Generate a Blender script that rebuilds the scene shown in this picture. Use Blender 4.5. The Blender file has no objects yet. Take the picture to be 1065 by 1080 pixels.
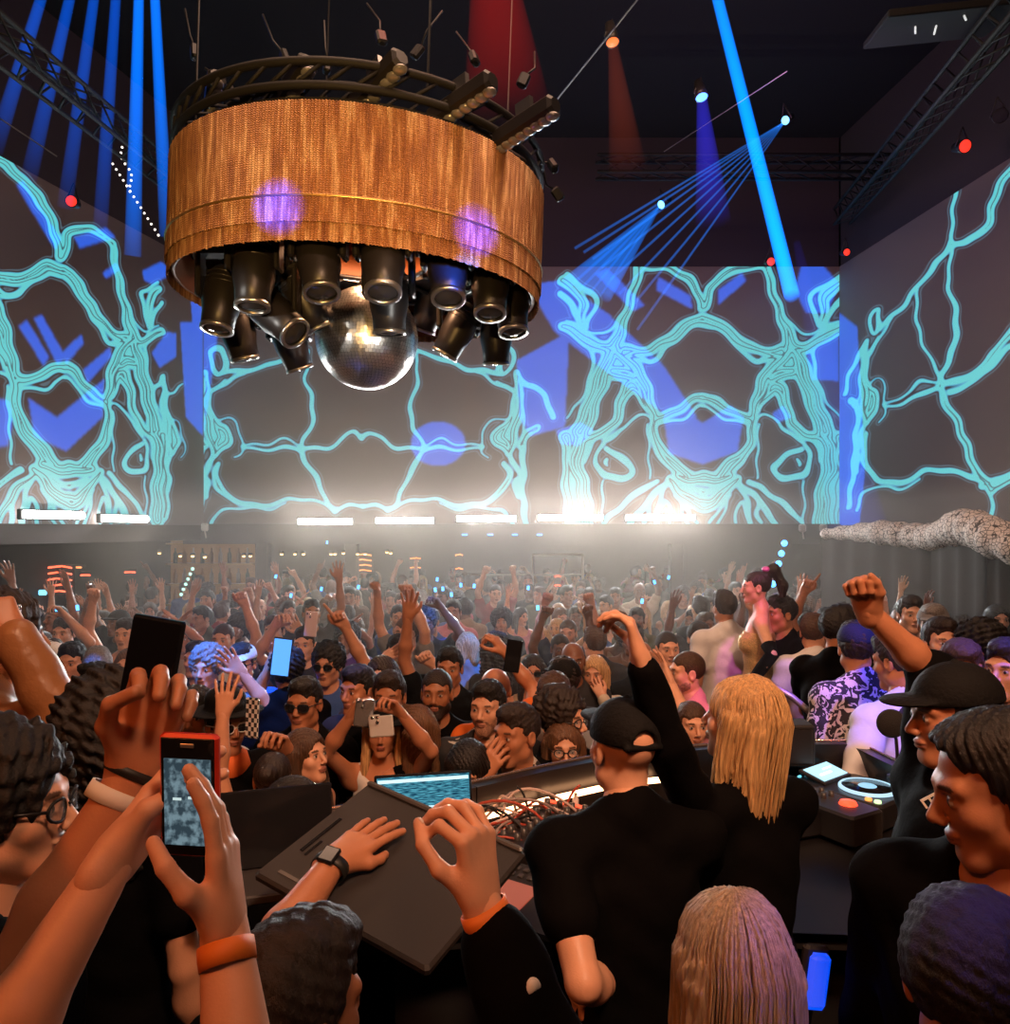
import bpy, math, random
import numpy as np
from mathutils import Vector, Matrix, Euler
random.seed(7)
R = math.radians
scene = bpy.context.scene
COL = scene.collection
FPX, CX, HY, CZ = 820.0, 532.5, 558.0, 2.45      # focal length and horizon of the 1065x1080 frame, eye height

def P(px, py, d):
    return Vector(((px - CX) / FPX * d, d, CZ - (py - HY) / FPX * d))

# ------------------------------------------------------------------ materials
def _lin(c):
    return tuple((x / 12.92 if x <= .04045 else ((x + .055) / 1.055) ** 2.4) for x in c)
def rgb(r, g, b):
    return _lin((r / 255, g / 255, b / 255))
MATS = {}
def new_mat(name):
    m = bpy.data.materials.new(name); m.use_nodes = True
    m.node_tree.nodes.clear()
    return m, m.node_tree.nodes, m.node_tree.links
def mat(name, col=(.5, .5, .5), rough=.5, metal=0., emit=None, es=1., bump=0., bscale=200., objcol=False, var=0., vscale=8., spec=.5, sheen=0.):
    if name in MATS: return MATS[name]
    m, N, L = new_mat(name)
    o = N.new('ShaderNodeOutputMaterial'); b = N.new('ShaderNodeBsdfPrincipled')
    L.new(b.outputs[0], o.inputs[0])
    b.inputs['Base Color'].default_value = (*col, 1); b.inputs['Roughness'].default_value = rough
    b.inputs['Metallic'].default_value = metal; b.inputs['Specular IOR Level'].default_value = spec
    if sheen: b.inputs['Sheen Weight'].default_value = sheen
    src = None
    if objcol:
        oi = N.new('ShaderNodeObjectInfo'); src = oi.outputs['Color']
        L.new(src, b.inputs['Base Color'])
    if var or bump:
        tc = N.new('ShaderNodeTexCoord')
    if var:
        nz = N.new('ShaderNodeTexNoise'); nz.inputs['Scale'].default_value = vscale; nz.inputs['Detail'].default_value = 4
        L.new(tc.outputs['Object'], nz.inputs['Vector'])
        mr = N.new('ShaderNodeMapRange'); mr.inputs[3].default_value = 1 - var; mr.inputs[4].default_value = 1 + var
        L.new(nz.outputs['Fac'], mr.inputs[0])
        mx = N.new('ShaderNodeVectorMath'); mx.operation = 'SCALE'
        if src is None:
            mx.inputs[0].default_value = col
        else: L.new(src, mx.inputs[0])
        L.new(mr.outputs[0], mx.inputs['Scale']); L.new(mx.outputs[0], b.inputs['Base Color'])
    if bump:
        nz2 = N.new('ShaderNodeTexNoise'); nz2.inputs['Scale'].default_value = bscale; nz2.inputs['Detail'].default_value = 3
        L.new(tc.outputs['Object'], nz2.inputs['Vector'])
        bp = N.new('ShaderNodeBump'); bp.inputs['Strength'].default_value = bump; bp.inputs['Distance'].default_value = .01
        L.new(nz2.outputs['Fac'], bp.inputs['Height']); L.new(bp.outputs[0], b.inputs['Normal'])
    if emit:
        b.inputs['Emission Color'].default_value = (*emit, 1); b.inputs['Emission Strength'].default_value = es
    MATS[name] = m
    return m

# ------------------------------------------------------------------ meshes
def mesh_np(name, V, Fq, smooth=True):
    me = bpy.data.meshes.new(name)
    V = np.asarray(V, np.float32); 
    me.vertices.add(len(V)); me.vertices.foreach_set('co', V.ravel())
    Fq = np.asarray(Fq, np.int32); n = len(Fq); k = Fq.shape[1]
    me.loops.add(n * k); me.loops.foreach_set('vertex_index', Fq.ravel())
    me.polygons.add(n); me.polygons.foreach_set('loop_start', np.arange(0, n * k, k, dtype=np.int32))
    me.polygons.foreach_set('use_smooth', np.full(n, smooth)); me.update(calc_edges=True); me.validate()
    return me
class MB:
    def __init__(s): s.v = []; s.f = []
    def add(s, V, Fs):
        o = len(s.v); s.v += [tuple(v) for v in V]; s.f += [tuple(i + o for i in f) for f in Fs]; return s
    def box(s, c, d, rot=None, bev=0.):
        c = Vector(c); hx, hy, hz = d[0] / 2, d[1] / 2, d[2] / 2
        b = min(bev, hx * .9, hy * .9, hz * .9)
        if b <= 0:
            V = [Vector((x, y, z)) for x in (-hx, hx) for y in (-hy, hy) for z in (-hz, hz)]
            Fs = [(0, 1, 3, 2), (4, 6, 7, 5), (0, 4, 5, 1), (2, 3, 7, 6), (0, 2, 6, 4), (1, 5, 7, 3)]
        else:                                              # chamfered box: rings along z
            def ring(ix, iy, z):
                return [Vector(p) for p in ((hx - ix, -hy + iy + b, z), (hx - ix, hy - iy - b, z), (hx - ix - b, hy - iy, z), (-hx + ix + b, hy - iy, z),
                        (-hx + ix, hy - iy - b, z), (-hx + ix, -hy + iy + b, z), (-hx + ix + b, -hy + iy, z), (hx - ix - b, -hy + iy, z))]
            V = ring(b * .9, b * .9, -hz) + ring(0, 0, -hz + b) + ring(0, 0, hz - b) + ring(b * .9, b * .9, hz)
            Fs = [tuple(range(7, -1, -1)), tuple(range(24, 32))]
            for k in range(3):
                for i in range(8):
                    j = (i + 1) % 8; Fs.append((k * 8 + i, k * 8 + j, k * 8 + 8 + j, k * 8 + 8 + i))
        if rot is not None:
            M = rot if isinstance(rot, Matrix) else Euler(rot).to_matrix()
            V = [M @ v for v in V]
        return s.add([v + c for v in V], Fs)
    def tube(s, pts, rad, n=8, cap=True):
        pts = [Vector(p) for p in pts]; m = len(pts)
        rs = rad if isinstance(rad, (list, tuple)) else [rad] * m
        V, Fs = [], []; up = Vector((0, 0, 1)); prev = None
        for i, p in enumerate(pts):
            t = (pts[min(i + 1, m - 1)] - pts[max(i - 1, 0)]).normalized()
            if prev is None:
                a = t.orthogonal().normalized()
            else:
                a = (prev - t * prev.dot(t)); a = a.normalized() if a.length > 1e-6 else t.orthogonal().normalized()
            prev = a; b = t.cross(a)
            for k in range(n):
                th = 2 * math.pi * k / n; V.append(p + (a * math.cos(th) + b * math.sin(th)) * rs[i])
        for i in range(m - 1):
            for k in range(n):
                j = (k + 1) % n; Fs.append((i * n + k, i * n + j, i * n + n + j, i * n + n + k))
        if cap: Fs += [tuple(range(n - 1, -1, -1)), tuple(range((m - 1) * n, m * n))]
        return s.add(V, Fs)
    def lathe(s, prof, c=(0, 0, 0), n=32, M=None, a0=0., a1=2 * math.pi):
        full = abs(a1 - a0 - 2 * math.pi) < 1e-6; cnt = n if full else n + 1
        V = []; c = Vector(c)
        for r, z in prof:
            for k in range(cnt):
                th = a0 + (a1 - a0) * k / n; v = Vector((r * math.cos(th), r * math.sin(th), z)); V.append(c + (M @ v if M else v))
        Fs = []
        for i in range(len(prof) - 1):
            for k in range(n):
                j = (k + 1) % cnt; Fs.append((i * cnt + k, i * cnt + j, (i + 1) * cnt + j, (i + 1) * cnt + k))
        return s.add(V, Fs)
    def ball(s, c, r, n=16, m=10, sc=(1, 1, 1)):
        prof = [(max(1e-4, math.sin(math.pi * i / m)), -math.cos(math.pi * i / m)) for i in range(m + 1)]
        M = Matrix.Diagonal((r * sc[0], r * sc[1], r * sc[2])); return s.lathe(prof, c, n, M)
    def quad(s, a, b, c, d): return s.add([a, b, c, d], [(0, 1, 2, 3)])
    def mesh(s, name, smooth=False):
        me = bpy.data.meshes.new(name); me.from_pydata(s.v, [], s.f); me.validate(); me.update()
        if smooth: me.polygons.foreach_set('use_smooth', [True] * len(me.polygons))
        return me
    def obj(s, name, m, parent=None, smooth=False, **k):
        return obj(name, s.mesh(name, smooth), m, parent, **k)
def obj(name, me, m=None, parent=None, loc=None, rot=None, label=None, cat=None, group=None, kind=None, color=None):
    o = bpy.data.objects.new(name, me); COL.objects.link(o)
    if m is not None and me is not None and not me.materials: me.materials.append(m)
    if parent is not None: o.parent = parent
    if loc is not None: o.location = loc
    if rot is not None: o.rotation_euler = rot
    if color is not None: o.color = (*color, 1)
    tag(o, label, cat, group, kind); return o
def tag(o, label=None, cat=None, group=None, kind=None):
    for k, v in (('label', label), ('category', cat), ('group', group), ('kind', kind)):
        if v: o[k] = v
    return o
def thing(name, label, cat, loc=(0, 0, 0), rot=(0, 0, 0), group=None, scale=1.):
    o = obj(name, None, None, None, loc, rot, label, cat, group)
    o.scale = (scale,) * 3; o.empty_display_size = .1
    return o
def copy_tree(o, parent=None):
    c = o.copy(); COL.objects.link(c)
    if parent is not None: c.parent = parent
    for ch in KIDS.get(o.name, []) if KIDS else o.children: copy_tree(ch, c)
    return c
KIDS = {}
def look(d, up=Vector((0, 0, 1))):
    """rotation whose +Z axis points along d"""
    d = Vector(d).normalized(); x = up.cross(d)
    if x.length < 1e-4: x = Vector((1, 0, 0))
    x.normalize(); y = d.cross(x)
    return Matrix((x, y, d)).transposed()

# ------------------------------------------------------------------ camera and view
cam = bpy.data.cameras.new('camera'); cam.sensor_width = 36; cam.lens = FPX / 1065 * 36; cam.sensor_fit = 'HORIZONTAL'
cam.shift_y = (HY - 540) / 1065; cam.clip_start = .05; cam.clip_end = 100
co = bpy.data.objects.new('camera', cam); COL.objects.link(co); co.location = (0, 0, CZ); co.rotation_euler = (R(90), 0, 0)
scene.camera = co
vs = scene.view_settings; vs.view_transform = 'Standard'; vs.look = 'None'; vs.gamma = 1; vs.use_curve_mapping = False; vs.exposure = 0
w = bpy.data.worlds.new('world'); scene.world = w; w.use_nodes = True
w.node_tree.nodes['Background'].inputs[0].default_value = (.006, .004, .006, 1); w.node_tree.nodes['Background'].inputs[1].default_value = 1.
cy = scene.cycles
cy.max_bounces = 5; cy.diffuse_bounces = 2; cy.glossy_bounces = 3; cy.transparent_max_bounces = 12; cy.volume_bounces = 0
cy.use_denoising = True; cy.sample_clamp_indirect = 3; cy.caustics_reflective = False; cy.caustics_refractive = False
cy.volume_step_rate = 1.; cy.volume_max_steps = 64

def spot(name, loc, to, energy, col, deg, blend=.3, size=.05):
    l = bpy.data.lights.new(name, 'SPOT'); l.energy = energy; l.color = col; l.spot_size = R(deg); l.spot_blend = blend; l.shadow_soft_size = size
    o = bpy.data.objects.new(name, l); COL.objects.link(o); o.location = loc
    o.rotation_euler = (Vector(to) - Vector(loc)).to_track_quat('-Z', 'Y').to_euler(); return o
def area(name, loc, to, energy, col, sx, sy):
    l = bpy.data.lights.new(name, 'AREA'); l.shape = 'RECTANGLE'; l.size = sx; l.size_y = sy; l.energy = energy; l.color = col
    o = bpy.data.objects.new(name, l); COL.objects.link(o); o.location = loc
    o.rotation_euler = (Vector(to) - Vector(loc)).to_track_quat('-Z', 'Y').to_euler(); return o
# ================================================================== the room
M_black = mat('matte black', (.012, .010, .010), .7)
M_dark = mat('dark painted plaster', rgb(44, 34, 32), .85, var=.3, vscale=3)
M_blackmetal = mat('black metal', (.02, .02, .022), .42, .3)
M_fixture = mat('black fixture plastic', (.020, .017, .017), .38, .0)
M_steel = mat('dull steel', (.35, .34, .33), .35, 1.)
M_chrome = mat('chrome', (.85, .85, .85), .12, 1.)
BL, BR = -4.65, 5.16          # corners of the back wall at 12 m
LX = lambda y: BL - (12 - y) * .233
RX = lambda y: BR + (12 - y) * .1
ZB, ZT = CZ + .06, CZ + 4.05  # lower and upper edge of the projected picture

# ---- the projected line picture: skeleton strokes, traced once and mapped to the walls
def cr(pts, n=5):
    p = np.array([q if len(q) == 3 else (*q, 3.) for q in pts], float); out = []
    for i in range(len(p) - 1):
        p0, p1, p2, p3 = p[max(i - 1, 0)], p[i], p[i + 1], p[min(i + 2, len(p) - 1)]
        for t in np.linspace(0, 1, n, endpoint=False):
            out.append(.5 * ((2 * p1) + (p2 - p0) * t + (2 * p0 - 5 * p1 + 4 * p2 - p3) * t * t + (3 * p1 - p0 - 3 * p2 + p3) * t ** 3))
    out.append(p[-1]); return np.array(out)
AX = 741.5
BUSY = [  # half of the mirrored tile, axis at x = 741.5
    [(742, 324, 5), (747, 311, 4.5), (751, 301, 4.5), (762, 291, 4.5), (778, 283, 4), (794, 281, 4), (809, 281, 4)],
    [(742, 338, 6), (757, 341, 6), (772, 354, 6), (790, 365, 5), (806, 371, 5), (824, 371, 8)],
    [(744, 343, 2), (758, 346, 2), (774, 360, 2.2), (786, 373, 2.4), (797, 381, 2.4), (806, 380, 3), (822, 374, 5)],
    [(808, 281, 3.6), (814, 305, 4), (823, 331, 4.6), (830, 351, 6.5), (836, 366, 8)],
    [(813, 284, 1), (820, 314, 1), (830, 336, 1), (844, 350, 1.2), (858, 352, 1.2), (872, 344, 1.2), (885, 338, 1)],
    [(834, 367, 8), (850, 366, 6), (864, 359, 6), (876, 351, 6), (890, 344, 5)],
    [(842, 372, 4), (858, 362, 3), (872, 352, 3), (888, 343, 3)],
    [(886, 290, 2.4), (870, 302, 2.4), (856, 311, 2.4), (855, 322, 2.4), (861, 334, 2.2), (864, 343, 2)],
    [(890, 296, 5), (876, 306, 5.5), (868, 318, 5), (870, 332, 4), (866, 344, 3)],
    [(892, 310, 3), (882, 320, 3), (876, 332, 2.5), (868, 344, 2.5)],
    [(834, 370, 8), (822, 381, 8), (812, 393, 8), (805, 405, 7.5), (799, 421, 6), (792, 440, 4.5)],
    [(838, 372, 8), (844, 386, 9), (850, 402, 9), (857, 420, 8.5), (864, 440, 9), (871, 456, 10)],
    [(800, 432, 3), (808, 416, 5), (817, 407, 8), (826, 418, 6), (831, 436, 5), (836, 448, 4.5), (850, 458, 5), (866, 462, 6)],
    [(814, 398, 8), (824, 392, 9), (836, 392, 8)],
    [(792, 440, 4.5), (780, 438, 4.5), (768, 433, 4.5), (756, 424, 4.5), (748, 420, 4.5), (741, 419, 4.5)],
    [(791, 446, 1.4), (766, 443, 1.4), (754, 434, 1.4), (746, 429, 1.4), (741, 428, 1.4)],
    [(793, 440, 4), (793, 454, 4.5), (791, 468, 5), (782, 481, 6), (770, 492, 7.5), (760, 501, 7)],
    [(741, 505, 7), (754, 505, 7), (768, 502, 6.5)],
    [(778, 506, 4), (764, 519, 6), (752, 529, 7), (741, 532, 8)],
    [(760, 513, 3), (750, 517, 3), (741, 519, 3)],
    [(778, 510, 3), (794, 521, 3.4), (807, 538, 3.4), (818, 552, 3)],
    [(790, 507, 2.4), (812, 521, 2.6), (836, 541, 2.8), (846, 552, 2)],
    [(782, 516, 2), (788, 530, 2.2), (792, 552, 2)], [(776, 552, 1.5), (777, 536, 1.8), (782, 529, 1.8), (788, 540, 1.8), (790, 552, 1.5)],
    [(800, 530, 1.8), (798, 542, 2), (804, 552, 1.6)], [(770, 522, 1.6), (758, 538, 1.6), (748, 552, 1.4)], [(765, 528, 1.4), (764, 540, 1.4), (757, 552, 1.4)],
    [(800, 448, 1.1), (799, 470, 1.1), (798, 504, 1.1)], [(847, 508, 1.1), (848, 530, 1.1), (847, 552, 1.1)],
    [(796, 441, 1.2), (806, 438, 1.2), (818, 443, 1.4), (826, 451, 1.6), (834, 458, 2), (846, 465, 2.2)],
    [(844, 473, 2.6), (829, 481, 2.8), (817, 492, 2.8), (818, 500, 3), (829, 504, 3.2), (845, 502, 3), (853, 492, 2.4), (854, 480, 2), (848, 469, 2)],
    [(842, 485, 1.5), (844, 489, 2), (843, 492, 1)],
    [(868, 458, 8), (875, 474, 9), (876, 494, 9), (870, 510, 8), (868, 530, 9), (868, 553, 10)],
    [(886, 462, 8), (884, 480, 5), (886, 500, 5), (884, 520, 6), (882, 552, 5)],
    [(855, 458, 2.5), (862, 472, 2.5), (866, 486, 2)], [(864, 352, 2), (858, 372, 2), (861, 398, 1.6), (872, 424, 1.2), (886, 440, 1.1)],
]
CAX = 381.5
CALM = [  # left half of the calm tile, axis at x = 381.5
    [(238, 393, 2.6), (256, 391, 3.2), (274, 388, 2.8), (292, 381, 2.8), (310, 374, 3), (325, 370, 3)],
    [(325, 370, 2), (324, 386, 1.8), (322, 401, 2), (328, 418, 2.6), (330, 436, 2.8), (327, 452, 2.8), (319, 464, 2.6), (316, 473, 2.6)],
    [(316, 472, 2.6), (322, 486, 3.2), (330, 497, 3.4), (338, 514, 3), (345, 530, 2.8), (354, 538, 3.2)],
    [(316, 472, 2.6), (330, 473, 2.6), (347, 472, 2.6), (360, 463, 2.6), (372, 456, 2.6), (381.5, 461, 2.6)],
    [(354, 538, 2.6), (368, 533, 2.4), (381.5, 533, 2.4)],
    [(316, 473, 2.2), (302, 472, 2.8), (284, 474, 2), (268, 474, 1.6), (256, 472, 1.4)],
    [(316, 470, 1), (306, 465, 1.4), (296, 463, 1.6), (284, 468, 1.4), (268, 469, 1.3), (254, 470, 1.2)],
    [(354, 536, 1.6), (340, 531, 2), (322, 527, 2.2), (306, 526, 2.2), (290, 531, 2.8), (274, 533, 2.8), (256, 531, 3), (240, 523, 4), (230, 512, 5), (226, 500, 4), (231, 489, 3)],
    [(222, 555, 2.2), (230, 541, 2), (246, 536, 1.6), (266, 536, 1.4), (284, 537, 1.4), (300, 532, 1)],
    [(222, 376, 3), (223, 370, 3.2), (228, 367, 3.2), (235, 370, 3.4), (237, 379, 3.4), (237, 389, 4.5), (231, 394, 3), (224, 388, 3), (222, 378, 3)],
    [(238, 402, 1.6), (232, 407, 1.4), (224, 411, 1.4)], [(222, 412, 2.4), (236, 407, 2.2), (248, 398, 1.8), (258, 393, 1.6)],
    [(217, 394, 4), (217, 408, 5), (214, 424, 5), (219, 446, 6.5), (224, 466, 6), (226, 479, 4)],
    [(220, 412, 2), (222, 430, 3), (226, 446, 6), (234, 456, 10), (236, 463, 11), (230, 470, 9), (227, 478, 4)],
    [(226, 443, 1), (240, 441, 1), (250, 448, 1.2), (254, 462, 1.2), (256, 476, 1.2), (248, 482, 1)],
    [(216, 397, 4), (208, 405, 4), (200, 409, 4), (190, 416, 4), (184, 428, 4), (181, 440, 4)],
    [(213, 415, 1.2), (211, 440, 1.2), (209, 456, 1.4), (203, 459, 1.4), (197, 450, 1.2)],
    [(216, 500, 3), (221, 490, 4), (224, 482, 3)], [(217, 522, 4), (219, 510, 4), (216, 504, 2)],
    [(215, 468, 5), (206, 456, 5), (198, 452, 6)], [(213, 466, 4), (211, 490, 4), (212, 520, 4), (208, 553, 4)],
]
def mirror(S, ax): return [[(2 * ax - a[0], a[1], a[2]) for a in s] for s in S]
def homog(src, dst):
    A = []
    for (x, y), (u, v) in zip(src, dst):
        A += [[x, y, 1, 0, 0, 0, -u * x, -u * y, -u], [0, 0, 0, x, y, 1, -v * x, -v * y, -v]]
    A = np.array(A); sc = np.linalg.svd(A)[2][-1].reshape(3, 3); return sc
def hmap(H, S):
    out = []
    for s in S:
        q = []
        for x, y, ww in s:
            a = H @ np.array([x, y, 1.]); b = H @ np.array([x + 1, y, 1.]); c = H @ np.array([x, y + 1, 1.])
            a = a[:2] / a[2]; b = b[:2] / b[2]; c = c[:2] / c[2]
            q.append((a[0], a[1], ww * math.sqrt(abs(np.linalg.det(np.array([b - a, c - a]))))))
        out.append(q)
    return out
CALM = [[(x, y, w_ * .76) for x, y, w_ in ((*q, 3.)[:3] for q in s)] for s in CALM]
busy = BUSY + mirror(BUSY, AX); calm = CALM + mirror(CALM, CAX)
HL = homog([(743, 335), (823.6, 370), (792, 440.5), (692.5, 442), (744, 421), (741, 532), (843, 433.6), (836, 489), (808, 281), (868, 553), (674, 281)],
           [(73.3, 282), (124, 361), (113, 425), (26, 402.6), (68.5, 386), (76, 528.5), (147, 419), (142.6, 482), (126, 254), (166, 553), (-22, 168)])
HR = homog([(316.6, 472.5), (235, 466.6), (227, 379), (325, 370), (354.5, 538.6), (256, 531), (217, 408)],
           [(1000, 414), (922.8, 424), (920.8, 328.7), (1004.5, 258.7), (1035.6, 513), (932, 507), (905, 385)])
left_strokes = hmap(HL, busy) + hmap(HL, [[(x - 215 + 885 + 4, y, ww) for x, y, ww in s] for s in CALM[-10:]])
right_strokes = hmap(HR, CALM) + [[(1004, 259, 2.6), (1018, 254, 2.8), (1032, 248, 3), (1042, 236, 3.4), (1047, 215, 3.6), (1054, 196, 3.6), (1072, 174, 3.6)],
    [(1004, 259, 2), (1004, 232, 1.8), (1007, 205, 2), (1011, 180, 2.2), (1014, 160, 2.4)], [(1000, 414, 2.6), (1022, 404, 2.6), (1040, 392, 2.6), (1055, 374, 2.6), (1075, 360, 2.6)],
    [(1036, 514, 3), (1050, 505, 2.6), (1075, 497, 2.6)], [(1044, 516, 2), (1046, 530, 2), (1045, 550, 2)], [(968, 306, 1.2), (966, 330, 1.6), (972, 360, 1.6), (984, 383, 1.6), (996, 404, 1.4)]]
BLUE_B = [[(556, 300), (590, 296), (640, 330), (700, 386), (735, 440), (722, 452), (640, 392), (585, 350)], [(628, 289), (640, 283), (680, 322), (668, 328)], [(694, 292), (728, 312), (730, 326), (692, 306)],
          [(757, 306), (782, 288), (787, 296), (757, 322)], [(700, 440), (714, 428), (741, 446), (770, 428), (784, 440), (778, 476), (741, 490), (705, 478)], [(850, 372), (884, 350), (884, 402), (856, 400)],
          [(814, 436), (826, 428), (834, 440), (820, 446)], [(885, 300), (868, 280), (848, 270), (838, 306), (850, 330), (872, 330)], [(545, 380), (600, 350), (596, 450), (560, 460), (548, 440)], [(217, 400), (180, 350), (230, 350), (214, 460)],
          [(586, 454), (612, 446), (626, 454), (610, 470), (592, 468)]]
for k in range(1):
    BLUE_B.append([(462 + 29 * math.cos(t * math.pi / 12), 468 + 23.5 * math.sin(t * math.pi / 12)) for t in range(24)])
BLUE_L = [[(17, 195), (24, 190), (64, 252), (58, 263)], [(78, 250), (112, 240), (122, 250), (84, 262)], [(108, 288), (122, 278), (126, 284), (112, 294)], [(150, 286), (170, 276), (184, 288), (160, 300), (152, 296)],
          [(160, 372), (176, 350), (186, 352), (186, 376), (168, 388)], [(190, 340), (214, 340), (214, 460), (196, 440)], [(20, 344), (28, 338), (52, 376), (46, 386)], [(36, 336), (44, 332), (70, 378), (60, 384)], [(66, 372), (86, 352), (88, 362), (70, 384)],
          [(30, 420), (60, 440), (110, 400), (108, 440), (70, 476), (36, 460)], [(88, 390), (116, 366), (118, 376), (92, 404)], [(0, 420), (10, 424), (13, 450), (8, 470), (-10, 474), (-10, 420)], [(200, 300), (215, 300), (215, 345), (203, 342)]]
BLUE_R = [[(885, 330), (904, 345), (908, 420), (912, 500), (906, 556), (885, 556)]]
def inpoly(X, Y, poly):
    r = np.zeros(X.shape, bool); n = len(poly)
    for i in range(n):
        x0, y0 = poly[i]; x1, y1 = poly[(i + 1) % n]
        c = ((y0 > Y) != (y1 > Y)); xx = (x1 - x0) * (Y - y0) / ((y1 - y0) or 1e-9) + x0
        r ^= c & (X < xx)
    return r
def picture_field(X, Y, strokes):
    Fd = np.full(X.shape, -30.)
    Xw = X + 1.1 * np.sin(Y * .21 + .8 * np.sin(X * .13)) ; Yw = Y + 1.1 * np.sin(X * .19 + 1.3 * np.sin(Y * .11))
    for s in strokes:
        c = cr(s); m = 14.
        idx = np.where((Xw > c[:, 0].min() - m) & (Xw < c[:, 0].max() + m) & (Yw > c[:, 1].min() - m) & (Yw < c[:, 1].max() + m))
        if not len(idx[0]): continue
        x, y = Xw[idx], Yw[idx]; best = np.full(x.shape, -30.)
        for i in range(len(c) - 1):
            ax, ay, aw = c[i]; bx, by, bw = c[i + 1]; dx, dy = bx - ax, by - ay; L2 = dx * dx + dy * dy + 1e-9
            t = np.clip(((x - ax) * dx + (y - ay) * dy) / L2, 0, 1)
            best = np.maximum(best, (aw + (bw - aw) * t) * 1.12 - np.hypot(x - ax - dx * t, y - ay - dy * t))
        a = Fd[idx]; k = 3.; h = np.clip(.5 + .5 * (best - a) / k, 0, 1)
        Fd[idx] = a + (best - a) * h + k * h * (1 - h)
    return Fd
def screen_mat():
    m, N, L = new_mat('wall with painted projection')  # projected light painted into the wall's own emission, no projector
    o = N.new('ShaderNodeOutputMaterial'); b = N.new('ShaderNodeBsdfPrincipled'); L.new(b.outputs[0], o.inputs[0])
    b.inputs['Base Color'].default_value = (.20, .155, .135, 1); b.inputs['Roughness'].default_value = .8
    a = N.new('ShaderNodeAttribute'); a.attribute_name = 'picture'
    mr = N.new('ShaderNodeMapRange'); mr.inputs[1].default_value = -6; mr.inputs[2].default_value = 14; mr.clamp = True
    L.new(a.outputs['Fac'], mr.inputs[0])
    rp = N.new('ShaderNodeValToRGB'); L.new(mr.outputs[0], rp.inputs[0]); e = rp.color_ramp.elements
    K0, HALO, CORE, EDGE, LINE = (0, 0, 0), (.05, .12, .16), (.10, .68, .70), (.03, .38, .62), (.02, .12, .16)
    stops = [(-6, K0), (-3.1, K0), (-2.5, HALO), (-1.9, HALO), (-1.4, K0), (-.5, K0), (.1, EDGE), (.8, CORE), (3.3, CORE), (3.7, LINE), (4.2, LINE), (4.6, CORE), (6.3, CORE), (6.6, LINE), (7.0, LINE), (7.3, CORE), (9.2, CORE), (9.5, LINE), (9.8, LINE), (10.2, CORE), (12.0, CORE), (12.3, LINE), (12.6, LINE), (13., CORE)]
    e[0].position = 0; e[0].color = (0, 0, 0, 1); e[1].position = 1; e[1].color = (*CORE, 1)
    for f, c in stops[1:]:
        q = e.new((f + 6) / 20); q.color = (*c, 1)
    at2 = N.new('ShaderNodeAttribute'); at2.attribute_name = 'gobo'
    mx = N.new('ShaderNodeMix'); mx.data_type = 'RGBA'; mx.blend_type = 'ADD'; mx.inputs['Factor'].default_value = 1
    bl = N.new('ShaderNodeMix'); bl.data_type = 'RGBA'; bl.inputs['A'].default_value = (0, 0, 0, 1); bl.inputs['B'].default_value = (.0, .115, .80, 1)  # blue gobo light spots painted as wall emission
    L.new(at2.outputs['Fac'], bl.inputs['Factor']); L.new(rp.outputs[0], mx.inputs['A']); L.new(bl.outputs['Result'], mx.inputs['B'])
    L.new(mx.outputs['Result'], b.inputs['Emission Color']); b.inputs['Emission Strength'].default_value = .86
    return m
M_screen = screen_mat()
def screen(name, a, b2, strokes, blues, nu, nv=250):
    S = np.linspace(0, 1, nu); Z = np.linspace(ZB, ZT, nv); SS, ZZ = np.meshgrid(S, Z)
    Xw = a[0] + (b2[0] - a[0]) * SS; Yw = a[1] + (b2[1] - a[1]) * SS
    px = CX + Xw / Yw * FPX; py = HY - (ZZ - CZ) / Yw * FPX
    Fd = picture_field(px, py, strokes)
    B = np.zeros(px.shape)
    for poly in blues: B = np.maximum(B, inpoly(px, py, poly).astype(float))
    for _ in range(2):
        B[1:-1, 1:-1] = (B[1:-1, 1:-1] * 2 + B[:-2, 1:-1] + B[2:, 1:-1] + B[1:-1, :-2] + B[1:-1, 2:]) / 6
    V = np.stack([Xw, Yw, ZZ], -1).reshape(-1, 3)
    i = np.arange(nu * nv).reshape(nv, nu); Fq = np.stack([i[:-1, :-1], i[:-1, 1:], i[1:, 1:], i[1:, :-1]], -1).reshape(-1, 4)
    me = mesh_np(name, V, Fq, False)
    at = me.attributes.new('picture', 'FLOAT', 'POINT'); at.data.foreach_set('value', Fd.ravel().astype(np.float32))
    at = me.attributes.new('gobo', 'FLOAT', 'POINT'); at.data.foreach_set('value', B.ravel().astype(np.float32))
    return obj(name, me, M_screen, kind='structure')
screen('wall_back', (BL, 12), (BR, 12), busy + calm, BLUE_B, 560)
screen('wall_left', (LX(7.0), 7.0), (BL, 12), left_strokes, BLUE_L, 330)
screen('wall_right', (BR, 12), (RX(6.5), 6.5), right_strokes, BLUE_R, 330)

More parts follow.
